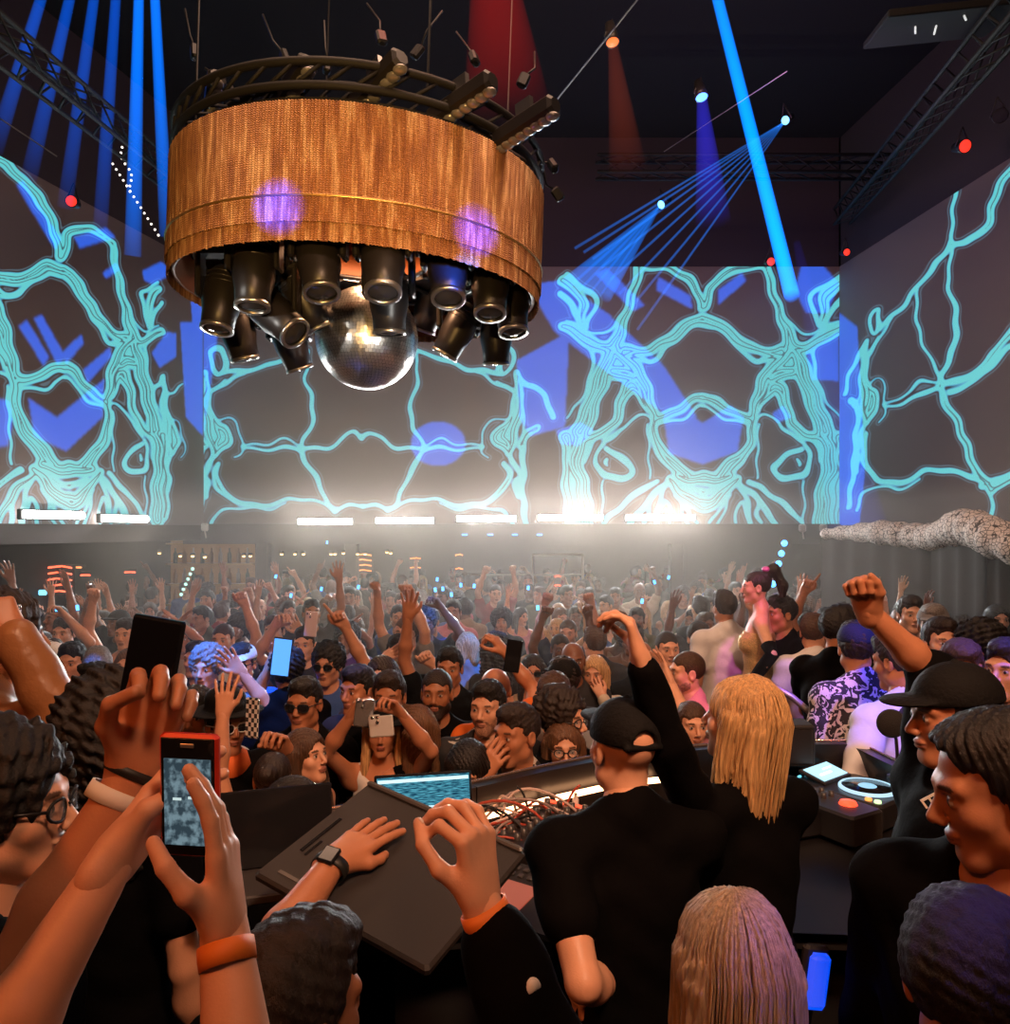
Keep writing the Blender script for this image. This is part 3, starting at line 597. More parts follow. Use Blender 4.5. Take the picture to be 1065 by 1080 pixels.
# ================================================================== people: smooth-blended bodies turned into meshes
class SD:
    """signed-distance primitives blended on a grid and meshed with surface nets"""
    def __init__(s): s.p = []
    def cone(s, a, b, ra, rb=None, k=.03, op='+', sc=None):
        s.p.append(('c', np.array(a, float), np.array(b, float), ra, ra if rb is None else rb, k, op, sc)); return s
    def ball(s, c, r, k=.02, op='+'): return s.cone(c, c, r, r, k, op)
    def ell(s, c, r, k=.03, op='+', rot=None): s.p.append(('e', np.array(c, float), np.array(r, float), None if rot is None else np.array(rot), 0, k, op, None)); return s
    def box(s, lo, hi, k=.0, op='-'): s.p.append(('b', np.array(lo, float), np.array(hi, float), 0, 0, k, op, None)); return s
    def mesh(s, h, warp=None):
        lo, hi = np.full(3, 1e9), np.full(3, -1e9); bb = []
        for q in s.p:
            if q[0] == 'c':
                r = max(q[3], q[4]) * (max(q[7]) if q[7] else 1); a, b = np.minimum(q[1], q[2]) - r, np.maximum(q[1], q[2]) + r
            elif q[0] == 'e':
                r = q[2] if q[3] is None else np.full(3, q[2].max()); a, b = q[1] - r, q[1] + r
            else: a, b = q[1], q[2]
            bb.append((a, b))
            if q[6] == '+': lo, hi = np.minimum(lo, a), np.maximum(hi, b)
        lo = lo - 3.1 * h; hi = hi + 3.1 * h; n = np.ceil((hi - lo) / h).astype(int) + 1
        G = np.full(n, 1., np.float32)
        ax = [lo[i] + h * np.arange(n[i]) for i in range(3)]
        for q, (a, b) in zip(s.p, bb):
            m = q[5] + 3 * h + .012
            i0 = np.maximum(0, np.floor((a - m - lo) / h).astype(int)); i1 = np.minimum(n, np.ceil((b + m - lo) / h).astype(int) + 1)
            if (i1 <= i0).any(): continue
            sl = tuple(slice(i0[i], i1[i]) for i in range(3))
            X = ax[0][sl[0]][:, None, None]; Y = ax[1][sl[1]][None, :, None]; Z = ax[2][sl[2]][None, None, :]
            if q[0] == 'c':
                A, B = q[1], q[2]; sc = q[7]; x, y, z = X - A[0], Y - A[1], Z - A[2]; d = B - A
                if sc: x, y, z, d = x / sc[0], y / sc[1], z / sc[2], d / np.array(sc)
                L2 = d @ d
                if L2 > 1e-12:
                    t = np.clip((x * d[0] + y * d[1] + z * d[2]) / L2, 0, 1); D = np.sqrt((x - d[0] * t) ** 2 + (y - d[1] * t) ** 2 + (z - d[2] * t) ** 2) - (q[3] + (q[4] - q[3]) * t)
                else: D = np.sqrt(x * x + y * y + z * z) - q[3]
                if sc: D = D * min(sc)
            elif q[0] == 'e':
                x, y, z = X - q[1][0], Y - q[1][1], Z - q[1][2]
                if q[3] is not None:
                    M = q[3]; x, y, z = (M[0][0] * x + M[1][0] * y + M[2][0] * z, M[0][1] * x + M[1][1] * y + M[2][1] * z, M[0][2] * x + M[1][2] * y + M[2][2] * z)
                r = q[2]; k0 = np.sqrt((x / r[0]) ** 2 + (y / r[1]) ** 2 + (z / r[2]) ** 2); k1 = np.sqrt((x / r[0] ** 2) ** 2 + (y / r[1] ** 2) ** 2 + (z / r[2] ** 2) ** 2) + 1e-9
                D = k0 * (k0 - 1) / k1
            else:
                D = np.maximum(np.maximum(np.maximum(q[1][0] - X, X - q[2][0]), np.maximum(q[1][1] - Y, Y - q[2][1])), np.maximum(q[1][2] - Z, Z - q[2][2]))
            g = G[sl]; k = max(q[5], 1e-4)
            if q[6] == '+': hh = np.clip(.5 + .5 * (g - D) / k, 0, 1); G[sl] = g * (1 - hh) + D * hh - k * hh * (1 - hh)
            else: D = -D; hh = np.clip(.5 - .5 * (g - D) / k, 0, 1); G[sl] = g * (1 - hh) + D * hh + k * hh * (1 - hh)
        if warp is not None: G = G + warp(ax[0][:, None, None], ax[1][None, :, None], ax[2][None, None, :]).astype(np.float32)
        return nets(G, lo, h)
def nets(G, lo, h):
    S = G < 0; n = np.array(G.shape); nc = n - 1
    acc = np.zeros((nc.prod(), 3), np.float64); cnt = np.zeros(nc.prod(), np.int32); quads = []
    st = np.array([nc[1] * nc[2], nc[2], 1])
    for a in range(3):
        b, c = (a + 1) % 3, (a + 2) % 3
        s0 = [slice(None)] * 3; s1 = [slice(None)] * 3; s0[a] = slice(0, -1); s1[a] = slice(1, None)
        E = S[tuple(s0)] != S[tuple(s1)]; I = np.argwhere(E)
        if not len(I): continue
        g0 = G[I[:, 0], I[:, 1], I[:, 2]]; J = I.copy(); J[:, a] += 1; g1 = G[J[:, 0], J[:, 1], J[:, 2]]
        t = g0 / (g0 - g1); pos = I.astype(float); pos[:, a] += t
        ok = (I[:, b] > 0) & (I[:, c] > 0) & (I[:, b] < n[b] - 1) & (I[:, c] < n[c] - 1)
        I, pos, g0 = I[ok], pos[ok], g0[ok]; ids = []
        for db, dc in ((-1, -1), (0, -1), (0, 0), (-1, 0)):
            K = I.copy(); K[:, b] += db; K[:, c] += dc; f = K @ st; ids.append(f)
            for w_ in range(3): acc[:, w_] += np.bincount(f, pos[:, w_], len(acc))
            cnt += np.bincount(f, minlength=len(cnt)).astype(np.int32)
        q = np.stack(ids, 1); q[g0 >= 0] = q[g0 >= 0][:, ::-1]; quads.append(q)
    u = np.where(cnt > 0)[0]; remap = np.full(len(cnt), -1); remap[u] = np.arange(len(u))
    return acc[u] / cnt[u][:, None] * h + lo, remap[np.concatenate(quads)]

# ------------------------------------------------------------------ skin, hair and cloth materials
def skin_mat():
    m, N, L = new_mat('skin'); o = N.new('ShaderNodeOutputMaterial'); b = N.new('ShaderNodeBsdfPrincipled'); L.new(b.outputs[0], o.inputs[0])
    oi = N.new('ShaderNodeObjectInfo'); a = N.new('ShaderNodeAttribute'); a.attribute_name = 'paint'
    tc = N.new('ShaderNodeTexCoord'); nz = N.new('ShaderNodeTexNoise'); nz.inputs['Scale'].default_value = 22; nz.inputs['Detail'].default_value = 4; L.new(tc.outputs['Object'], nz.inputs['Vector'])
    mr = N.new('ShaderNodeMapRange'); mr.inputs[3].default_value = .86; mr.inputs[4].default_value = 1.12; L.new(nz.outputs['Fac'], mr.inputs[0])
    v = N.new('ShaderNodeVectorMath'); v.operation = 'SCALE'; L.new(oi.outputs['Color'], v.inputs[0]); L.new(mr.outputs[0], v.inputs['Scale'])
    mx = N.new('ShaderNodeMix'); mx.data_type = 'RGBA'; L.new(a.outputs['Alpha'], mx.inputs['Factor']); L.new(v.outputs[0], mx.inputs['A']); L.new(a.outputs['Color'], mx.inputs['B'])
    L.new(mx.outputs['Result'], b.inputs['Base Color']); b.inputs['Roughness'].default_value = .42; b.inputs['Specular IOR Level'].default_value = .4
    n2 = N.new('ShaderNodeTexNoise'); n2.inputs['Scale'].default_value = 260; n2.inputs['Detail'].default_value = 3; L.new(tc.outputs['Object'], n2.inputs['Vector'])
    bp = N.new('ShaderNodeBump'); bp.inputs['Strength'].default_value = .12; bp.inputs['Distance'].default_value = .003; L.new(n2.outputs['Fac'], bp.inputs['Height']); L.new(bp.outputs[0], b.inputs['Normal'])
    return m
M_skin = skin_mat()
def hair_mat(name, stretch, rough=.42):
    m, N, L = new_mat(name); o = N.new('ShaderNodeOutputMaterial'); b = N.new('ShaderNodeBsdfPrincipled'); L.new(b.outputs[0], o.inputs[0])
    oi = N.new('ShaderNodeObjectInfo'); tc = N.new('ShaderNodeTexCoord'); mp = N.new('ShaderNodeMapping'); mp.inputs['Scale'].default_value = stretch; L.new(tc.outputs['Object'], mp.inputs[0])
    nz = N.new('ShaderNodeTexNoise'); nz.inputs['Scale'].default_value = 1; nz.inputs['Detail'].default_value = 5; nz.inputs['Roughness'].default_value = .65; L.new(mp.outputs[0], nz.inputs['Vector'])
    mr = N.new('ShaderNodeMapRange'); mr.inputs[1].default_value = .3; mr.inputs[2].default_value = .7; mr.inputs[3].default_value = .45; mr.inputs[4].default_value = 1.5; L.new(nz.outputs['Fac'], mr.inputs[0])
    v = N.new('ShaderNodeVectorMath'); v.operation = 'SCALE'; L.new(oi.outputs['Color'], v.inputs[0]); L.new(mr.outputs[0], v.inputs['Scale']); L.new(v.outputs[0], b.inputs['Base Color'])
    bp = N.new('ShaderNodeBump'); bp.inputs['Strength'].default_value = .55; bp.inputs['Distance'].default_value = .01; L.new(nz.outputs['Fac'], bp.inputs['Height']); L.new(bp.outputs[0], b.inputs['Normal'])
    b.inputs['Roughness'].default_value = rough; b.inputs['Specular IOR Level'].default_value = .45; return m
M_hair_long = hair_mat('combed hair', (130, 130, 9)); M_hair_short = hair_mat('cropped hair', (150, 150, 90), .6); M_hair_curl = hair_mat('curly hair', (60, 60, 60), .6)
M_cloth = mat('cloth', objcol=True, rough=.85, bump=.5, bscale=18, var=.15, vscale=12, spec=.06)
M_gloss = mat('glossy black plastic', (.012, .012, .014), .12)
def pattern_cloth(name, kind, c1, c2, sc):
    if name in MATS: return MATS[name]
    m, N, L = new_mat(name); o = N.new('ShaderNodeOutputMaterial'); b = N.new('ShaderNodeBsdfPrincipled'); L.new(b.outputs[0], o.inputs[0])
    tc = N.new('ShaderNodeTexCoord')
    if kind == 'check': t = N.new('ShaderNodeTexChecker'); t.inputs['Scale'].default_value = sc; f = t.outputs['Fac']
    elif kind == 'voronoi': t = N.new('ShaderNodeTexVoronoi'); t.feature = 'DISTANCE_TO_EDGE'; t.inputs['Scale'].default_value = sc; f = t.outputs['Distance']
    else: t = N.new('ShaderNodeTexNoise'); t.inputs['Scale'].default_value = sc; t.inputs['Detail'].default_value = 2; t.inputs['Distortion'].default_value = 1.5; f = t.outputs['Fac']
    L.new(tc.outputs['Object'], t.inputs['Vector']); rp = N.new('ShaderNodeValToRGB'); L.new(f, rp.inputs[0]); rp.color_ramp.interpolation = 'CONSTANT'
    e = rp.color_ramp.elements; th = {'check': .5, 'voronoi': .06, 'noise': .52}[kind]; e[0].color = (*c1, 1); e[1].position = th; e[1].color = (*c2, 1)
    L.new(rp.outputs[0], b.inputs['Base Color']); b.inputs['Roughness'].default_value = .8; MATS[name] = m; return m

# ------------------------------------------------------------------ heads (ear height is the origin, face towards +y)
HEADS = {}
def head_arrays(sex, h):
    key = (sex, h)
    if key in HEADS: return HEADS[key]
    f = sex == 'f'; s = SD(); j = .86 if f else 1.
    s.ell((0, -.012, .035), (.074, .094, .085), .02).ell((0, .022, -.035), (.056 * (.95 if f else 1), .066, .085), .03)
    for x in (-1, 1):
        s.ball((x * .045 * j, .004, -.062), .024 * j, .03).ball((x * .041, .056, -.020), .019, .03).cone((x * .014, .083, .026), (x * .043, .070, .028), .0105 if not f else .008, None, .02)
    s.cone((-.012 * j, .066, -.098), (.012 * j, .066, -.098), .020 * j, None, .028)
    for x in (-1, 1): s.ball((x * .031, .099, .007), .0165, .012, '-')
    for x in (-1, 1): s.ball((x * .031, .0755, .006), .0132, .003)
    s.cone((0, .087, .012), (0, .108, -.024), .0075, .0115 if not f else .0095, .012)
    for x in (-1, 1): s.ball((x * .0115, .099, -.030), .0078 if not f else .0065, .008)
    s.ell((0, .086, -.0545), (.023, .012, .0062), .005).ell((0, .085, -.0645), (.020, .012, .0075), .005)
    s.cone((-.017, .1005, -.0595), (.017, .1005, -.0595), .0022, None, .004, '-')
    for x in (-1, 1):
        s.ell((x * .076, -.010, -.002), (.010, .021, .033), .008); s.ell((x * .084, -.006, .002), (.006, .011, .018), .004, '-')
    s.cone((0, -.020, -.06), (0, -.048, -.20), .050 if not f else .043, .055 if not f else .046, .03)
    V, Q = s.mesh(h); P_ = np.zeros((len(V), 4), np.float32)
    def paint(mask, c, a): P_[mask] = (*c, a)
    def near(c, r): return np.linalg.norm((V - np.array(c)) / np.array(r), axis=1) < 1
    front = V[:, 1] > .05
    paint(near((0, .095, -.060), (.024, .03, .0125)) & front, (.30, .075, .065) if f else (.30, .11, .085), .75)
    for x in (-1, 1):
        paint(near((x * .031, .082, .0285), (.018, .02, .0058)) & front, (.02, .012, .008), .85)
        paint(near((x * .031, .088, .0145), (.0165, .014, .0045)) & front, (.02, .012, .008), .8 if f else .55)
        paint(near((x * .031, .088, .006), (.0125, .012, .0062)) & front, (.62, .58, .54), .9)
        paint(near((x * .031, .090, .006), (.0062, .014, .0066)) & front, (.02, .012, .008), 1.)
        paint(near((x * .007, .102, -.034), (.003, .012, .003)), (.03, .012, .01), .6)
    paint(near((0, .098, -.0597), (.019, .012, .0016)) & front, (.06, .015, .012), .8)
    HEADS[key] = (V, Q, P_); return HEADS[key]
def cuts_face(s, top=.062, back=-.075, side=-.022, k=.006):
    s.ell((0, .118, -.045), (.094 if top < .1 else .112, .092, top + .045), k, '-'); [s.ball((x * .086, .070, .034), .044, k, '-').ball((x * .084, .048, -.004), .036, k, '-') for x in (-1, 1)]; s.box((-.2, -.3, -.6), (.2, .3, back), .004, '-'); s.box((-.2, -.028, -.6), (.2, .3, side), .004, '-')
def groove(am, fr, wob=6.):
    return lambda X, Y, Z: am * np.sin(np.arctan2(X + 0 * Z, -(Y + .02) + 0 * Z) * fr + wob * np.sin(Z * 22 + X * 30)) + am * .6 * np.sin(X * 300 + Y * 210 + 3 * np.sin(Z * 30))
def fuzz(am, fr):
    return lambda X, Y, Z: am * (np.sin(X * fr) * np.sin(Y * fr * 1.1 + 1) + np.sin(Y * fr * .9 + Z * fr) * np.sin(Z * fr * 1.2 + X * fr * .7) + .6 * np.sin(X * fr * 2.1 + Z * fr * 1.7) * np.sin(Y * fr * 2.3))
HAIRS = {}
def biggest(V, Q):
    lab = np.arange(len(V))
    while True:
        m = lab[Q].min(1); new = lab.copy()
        for c in range(4): np.minimum.at(new, Q[:, c], m)
        new = new[new]
        if (new == lab).all(): break
        lab = new
    u, c = np.unique(lab, return_counts=True); keep = lab == u[c.argmax()]
    r = np.cumsum(keep) - 1; return V[keep], r[Q[keep[Q[:, 0]]]]
def hair_mesh(style, h):
    key = (style, h)
    if key in HAIRS: return HAIRS[key]
    s = SD(); m = M_hair_short; wp = None
    if style in ('short', 'fade', 'buzz', 'quiff', 'slick'):
        g = {'short': .008, 'fade': .006, 'buzz': .0035, 'quiff': .008, 'slick': .006}[style]
        s.ell((0, -.014, .038), (.075 + g, .096 + g, .086 + g), .01)
        if style in ('short', 'quiff'): s.ell((0, .018, .098), (.062, .080, .040), .02)
        if style == 'quiff': s.cone((-.035, .072, .112), (.035, .072, .116), .022, None, .02)
        if style == 'slick': s.ell((0, -.005, .088), (.060, .092, .044), .02)
        if style == 'fade': s.ell((0, .012, .095), (.064, .084, .040), .015)
        cuts_face(s, .080 if style != 'slick' else .112, -.06, .012 if style == 'fade' else -.01, .004)
        wp = fuzz(.0022, 130.) if style != 'buzz' else None
        if style == 'slick': m = M_hair_long; wp = groove(.0018, 46)
    elif style in ('long', 'bob', 'wavy', 'verylong'):
        m = M_hair_long; z1 = {'long': -.33, 'bob': -.115, 'wavy': -.36, 'verylong': -.46}[style]
        s.ell((0, -.014, .042), (.086, .106, .090), .01)
        s.cone((-.045, -.060, -.01), (-.06, -.085, z1), .060, .040, .04, '+', (1, .75, 1)).cone((.045, -.060, -.01), (.06, -.085, z1), .060, .040, .04, '+', (1, .75, 1))
        for x in (-1, 1): s.cone((x * .074, -.005, .02), (x * .098, .012, max(z1, -.27)), .030, .018, .03)
        s.ell((0, .128, -.030), (.066, .098, .112), .008, '-'); s.box((-.2, .075, -.6), (.2, .3, .0), .004, '-')
        wp = groove(.0024, 44, 9. if style == 'wavy' else 3.)
    elif style in ('pony', 'bun', 'tied'):
        m = M_hair_long; s.ell((0, -.014, .040), (.079, .099, .087), .01)
        if style == 'pony': s.cone((0, -.085, .115), (0, -.13, .145), .028, .034, .02).cone((0, -.13, .145), (0, -.19, .02), .036, .034, .03).cone((0, -.19, .02), (0, -.18, -.2), .034, .012, .03)
        else: s.ball((0, -.115, .06), .042, .015)
        cuts_face(s, .072, -.065, -.01); wp = groove(.0016, 40)
    elif style in ('curly', 'afro', 'bigcurl'):
        m = M_hair_curl; r = {'curly': .022, 'afro': .04, 'bigcurl': .05}[style]
        s.ell((0, -.022, .048), (.078 + r, .094 + r, .088 + r), .02)
        if style == 'bigcurl': s.cone((-.06, -.06, -.02), (-.085, -.07, -.24), .075, .06, .05).cone((.06, -.06, -.02), (.085, -.07, -.24), .075, .06, .05)
        s.ell((0, .135, -.030), (.076 + r * .2, .098, .108), .01, '-')
        if style != 'bigcurl': s.box((-.3, -.3, -.6), (.3, .3, -.07), .01, '-')
        wp = fuzz(.007, 95.)
    V, Q = biggest(*s.mesh(h, wp)); me = mesh_np('hair', V, Q); me.materials.append(m); HAIRS[key] = me; return me
def beard_mesh(h, full=True):
    key = ('beard', full, h)
    if key in HAIRS: return HAIRS[key]
    s = SD(); g = .004 if full else .0015
    s.ell((0, .022, -.035), (.056 + g, .066 + g, .085 + g), .03)
    for x in (-1, 1): s.ball((x * .045, .004, -.062), .024 + g, .03)
    s.cone((-.012, .066, -.098), (.012, .066, -.098), .020 + g, None, .028)
    s.cone((-.022, .083, -.043), (.022, .083, -.043), .006, None, .01)
    s.ell((0, .10, -.061), (.024, .05, .012), .004, '-'); s.box((-.2, -.3, -.036), (.2, .3, .3), .006, '-'); s.box((-.2, -.3, -.4), (.2, -.004, .3), .004, '-')
    s.ell((0, .13, -.02), (.05, .12, .022), .01, '-')
    V, Q = s.mesh(h, fuzz(.0012, 200.)); me = mesh_np('beard', V, Q); me.materials.append(M_hair_short); HAIRS[key] = me; return me
def cap_mesh(h, kind='cap'):
    key = (kind, h)
    if key in HAIRS: return HAIRS[key]
    s = SD()
    s.ell((0, -.012, .045), (.088, .106, .090), .01); s.box((-.2, -.3, -.4), (.2, .3, .040 if kind != 'hat' else .06), .006, '-')
    sg = -1 if kind == 'backcap' else 1
    if kind == 'hat': s.ell((0, -.005, .062), (.155, .165, .010), .006); s.ell((0, -.01, .11), (.082, .098, .055), .02)
    elif kind == 'beanie': pass
    else:
        if kind == 'backcap':
            s.p.pop(); s.box((-.2, -.3, -.4), (.2, .3, .028), .006, '-')
            s.ell((0, .10, .060), (.062, .090, .011), .01); s.ell((0, .0, .045), (.078, .096, .080), .004, '-'); s.ball((0, -.11, .040), .032, .004, '-'); s.cone((-.045, -.100, .030), (.045, -.100, .030), .009, None, .004)
        else: s.ell((0, .100, .048), (.068, .074, .010), .012)
        s.ball((0, -.012, .134), .009, .004)
    V, Q = s.mesh(h); me = mesh_np('cap', V, Q); me.materials.append(mat('cap cloth', objcol=True, rough=.8, bump=.3, bscale=90, spec=.25)); HAIRS[key] = me; return me
def glasses(parent, M, kind='sun', col=None, lift=0.):
    mb = MB()
    for x in (-1, 1):
        w, hh = (.029, .019) if kind == 'sun' else (.025, .019)
        pts = [(x * .032 + w * math.cos(t) * (abs(math.cos(t)) ** -.4 if kind == 'sun' and abs(math.cos(t)) > .3 else 1) * .9, .100 - .012 * abs(math.cos(t)) * (1 if x * math.cos(t) > 0 else .2), .004 + lift + hh * math.sin(t)) for t in np.linspace(0, 2 * math.pi, 17)]
        mb.tube(pts, .0028, 6, False)
        mb.tube([(x * .060, .090, .010 + lift), (x * .074, .045, .012 + lift), (x * .082, -.012, .008 + lift)], .0026, 6)
    mb.tube([(-.008, .104, .008 + lift), (.008, .104, .008 + lift)], .0028, 6)
    o = mb.obj('sunglasses' if kind == 'sun' else 'eyeglasses', mat('spectacle frame', objcol=True, rough=.3), parent, True, color=col or (.012, .012, .012)); o.matrix_basis = M
    ln = MB()
    for x in (-1, 1):
        w, hh = (.029, .019) if kind == 'sun' else (.025, .019)
        V = [(x * .032, .1025, .004 + lift)] + [(x * .032 + w * math.cos(t) * .96, .100 - .011 * abs(math.cos(t)) * (1 if x * math.cos(t) > 0 else .2), .004 + lift + hh * math.sin(t)) for t in np.linspace(0, 2 * math.pi, 16, endpoint=False)]
        ln.add(V, [(0, 1 + i, 1 + (i + 1) % 16) for i in range(16)])
    if kind == 'sun': ln.obj('tinted_lens', M_gloss, o, True)
    else:
        g = mat('clear spectacle lens', (1, 1, 1), .05)
        g.node_tree.nodes['Principled BSDF'].inputs['Transmission Weight'].default_value = 0; g.node_tree.nodes['Principled BSDF'].inputs['Alpha'].default_value = .12
        ln.obj('clear_lens', g, o, True)
    return o

# ------------------------------------------------------------------ hands (wrist is the origin, fingers along +z, palm towards +y, thumb at -x)
HANDS = {}
POSE = {  # per finger: curl at the three joints in degrees; thumb: (out, curl)
    'open': ([(8, 10, 8)] * 4, .9, 1.), 'flat': ([(3, 5, 4)] * 4, .35, .35), 'relax': ([(18, 28, 20), (24, 34, 24), (30, 38, 26), (36, 42, 28)], .6, .5), 'fist': ([(82, 95, 60)] * 4, .1, .0),
    'point': ([(4, 6, 4), (80, 95, 60), (84, 95, 60), (86, 95, 60)], .15, .1), 'grip': ([(46, 60, 30), (48, 62, 32), (50, 64, 34), (54, 66, 36)], .55, -.6), 'hold': ([(28, 40, 25), (30, 44, 28), (34, 46, 30), (38, 48, 32)], .8, -.2),
    'pinch': ([(58, 62, 20), (50, 52, 26), (40, 45, 30), (30, 40, 30)], .35, -1.), 'two': ([(4, 6, 4), (4, 8, 6), (80, 95, 60), (86, 95, 60)], .3, .0), 'edge': ([(6, 12, 8), (10, 16, 10), (14, 20, 12), (18, 24, 14)], .5, -.8), 'phone': ([(30, 66, 30), (30, 70, 34), (32, 72, 36), (36, 74, 38)], .75, -.9)}
def hand_arrays(pose, h, nails=None, slim=1.):
    key = (pose, h, nails, slim)
    if key in HANDS: return HANDS[key]
    s = SD(); fin, tout, tc = POSE[pose]; spread = 1.7 if pose in ('open',) else .9; tips = []
    s.cone((0, 0, -.022), (0, 0, 0), .0255 * slim, .024 * slim, .02, '+', (1.12, .85, 1)); s.cone((0, 0, 0), (0, .002, .03), .024 * slim, .026 * slim, .02, '+', (1.15, .75, 1))
    xs = (-.031, -.0105, .0105, .030); ln = (.92, 1.02, .96, .78)
    for i, x in enumerate(xs):
        s.cone((x * .55, 0, .012), (x, 0, .088 - .004 * abs(i - 1.2) ** 1.5), .0145 * slim, .0115 * slim, .014)
    for i, x in enumerate(xs):
        p = np.array((x, 0., .088 - .004 * abs(i - 1.2) ** 1.5)); ang = 0.; sp = (i - 1.4) * .10 * spread; r0 = (.0098, .0102, .0097, .0086)[i] * slim
        for q, seg in enumerate((.044, .027, .023)):
            ang += R(fin[i][q]); d = np.array((math.sin(sp) * math.cos(ang), math.sin(ang), math.cos(ang) * math.cos(sp)))
            e = p + d * seg * ln[i]; s.cone(p, e, r0 - .0006 * q, r0 - .0006 * (q + 1), .004); p = e
        tips.append((p, d))
    a = np.array((-.018, .006, .018)); b = a + np.array((-.026 - .010 * tout, .012 - .010 * tc, .034)); c = b + np.array((-.010 * tout - .006 * max(tc, -.3), .010 - .014 * tc, .030)); e = c + np.array((.008 - .012 * tout * max(tc, -.2) - .012 * min(tc, 0) * .8, .010 - .010 * tc, .022))
    s.cone(a, b, .0165 * slim, .0125 * slim, .015).cone(b, c, .0118 * slim, .0102 * slim, .006).cone(c, e, .0100 * slim, .0086 * slim, .004); tips.append((e, (e - c) / np.linalg.norm(e - c)))
    V, Q = s.mesh(h); P_ = np.zeros((len(V), 4), np.float32)
    for t, d in tips:
        back = np.array((0, -1., 0)); back = back - d * (back @ d); back /= np.linalg.norm(back) + 1e-9
        c_ = t + back * .0075 + d * (.002 if nails else 0.)
        m = np.linalg.norm(V - c_, axis=1) < (.0075 if nails else .0062)
        P_[m] = (*(nails or (.62, .36, .28)), .9 if nails else .35)
    HANDS[key] = (V, Q, P_); return HANDS[key]

# ------------------------------------------------------------------ whole person
SK = {'fair': rgb(226, 168, 136), 'light': rgb(212, 150, 116), 'tan': rgb(186, 124, 90), 'olive': rgb(170, 112, 78), 'brown': rgb(126, 80, 54), 'deep': rgb(88, 56, 40)}
HC = {'black': (.010, .008, .007), 'dark': (.022, .013, .009), 'brown': (.070, .034, .017), 'chest': (.13, .06, .028), 'blond': (.55, .33, .14), 'ash': (.42, .31, .19), 'grey': (.22, .2, .19), 'red': (.2, .05, .02)}
TC = {'black': (.0032, .0028, .003), 'char': (.035, .033, .035), 'white': (.72, .70, .68), 'grey': (.22, .21, .21), 'navy': (.015, .02, .05), 'red': (.32, .03, .025), 'orange': (.75, .16, .03), 'pink': (.70, .28, .32), 'cream': (.55, .47, .36), 'olive': (.09, .09, .04), 'blue': (.06, .12, .35), 'brown': (.12, .06, .03), 'wine': (.12, .02, .035), 'sand': (.36, .26, .17)}
NECKZ, HEADC = 1.50, (0, .018, 1.632)
def ik(S, T, l1, l2, hint):
    d = T - S; L = d.length; mx_ = (l1 + l2) * .995
    if L > mx_: T = S + d * (mx_ / L); d = T - S; L = mx_
    L = max(L, .09); u = d.normalized(); a = (l1 * l1 - l2 * l2 + L * L) / (2 * L); hh = math.sqrt(max(0, l1 * l1 - a * a))
    n = hint - u * hint.dot(u); n = n.normalized() if n.length > 1e-5 else u.orthogonal().normalized()
    return S + u * a + n * hh, T
def frame_z(z, y):
    z = z.normalized(); y = (y - z * y.dot(z)); y = y.normalized() if y.length > 1e-5 else z.orthogonal().normalized()
    x = y.cross(z); return Matrix((x, y, z)).transposed()
ARMS = {  # wrist offset from the shoulder (x outward), hand pose, palm direction, elbow hint
    'down': ((.07, .02, -.52), 'relax', (-1, 0, 0), (.3, -1, 0)), 'up': ((.06, .06, .52), 'open', (0, 1, 0), (1, -.2, 0)), 'upf': ((.02, .14, .50), 'fist', (0, 1, 0), (1, 0, -.2)), 'uppt': ((-.02, .18, .48), 'point', (0, 1, 0), (1, 0, -.2)),
    'bent': ((.10, .22, .24), 'open', (0, 1, .2), (.8, -.2, -1)), 'bentf': ((.08, .24, .20), 'fist', (-.4, 1, 0), (.8, -.2, -1)), 'phone': ((-.06, .34, .16), 'phone', (-.6, .3, .2), (.7, -.1, -1)), 'phoneup': ((-.04, .26, .38), 'phone', (-.6, .5, 0), (.9, .1, -.6)),
    'clap': ((-.15, .26, .12), 'flat', (-1, 0, .1), (1, -.1, -1)), 'clapup': ((-.16, .20, .42), 'flat', (-1, .2, 0), (1, .2, 0)), 'hip': ((.06, .04, -.38), 'fist', (-1, 0, 0), (1, -.6, 0)), 'chin': ((-.10, .20, .10), 'relax', (-.3, -1, .3), (.6, 0, -1)),
    'chest': ((-.12, .24, -.14), 'relax', (-.4, -1, 0), (.9, -.3, -.6)), 'wave': ((.22, .08, .42), 'open', (0, 1, 0), (1, -.3, -.5)), 'lean': ((-.02, .40, -.22), 'relax', (0, 0, -1), (.8, -.2, -.5)), 'face': ((-.10, .22, .20), 'flat', (-.6, -.6, 0), (1, 0, -.8))}
PEOPLE = []
def join(parts):
    V, Q, P_ = [], [], []; o = 0
    for v, q, p in parts: V.append(v); Q.append(q + o); P_.append(p if p is not None else np.zeros((len(v), 4), np.float32)); o += len(v)
    return np.concatenate(V), np.concatenate(Q), np.concatenate(P_)
def xf(arr, M):
    v, q, p = arr; A = np.array(M); return v @ A[:3, :3].T + A[:3, 3], q, p
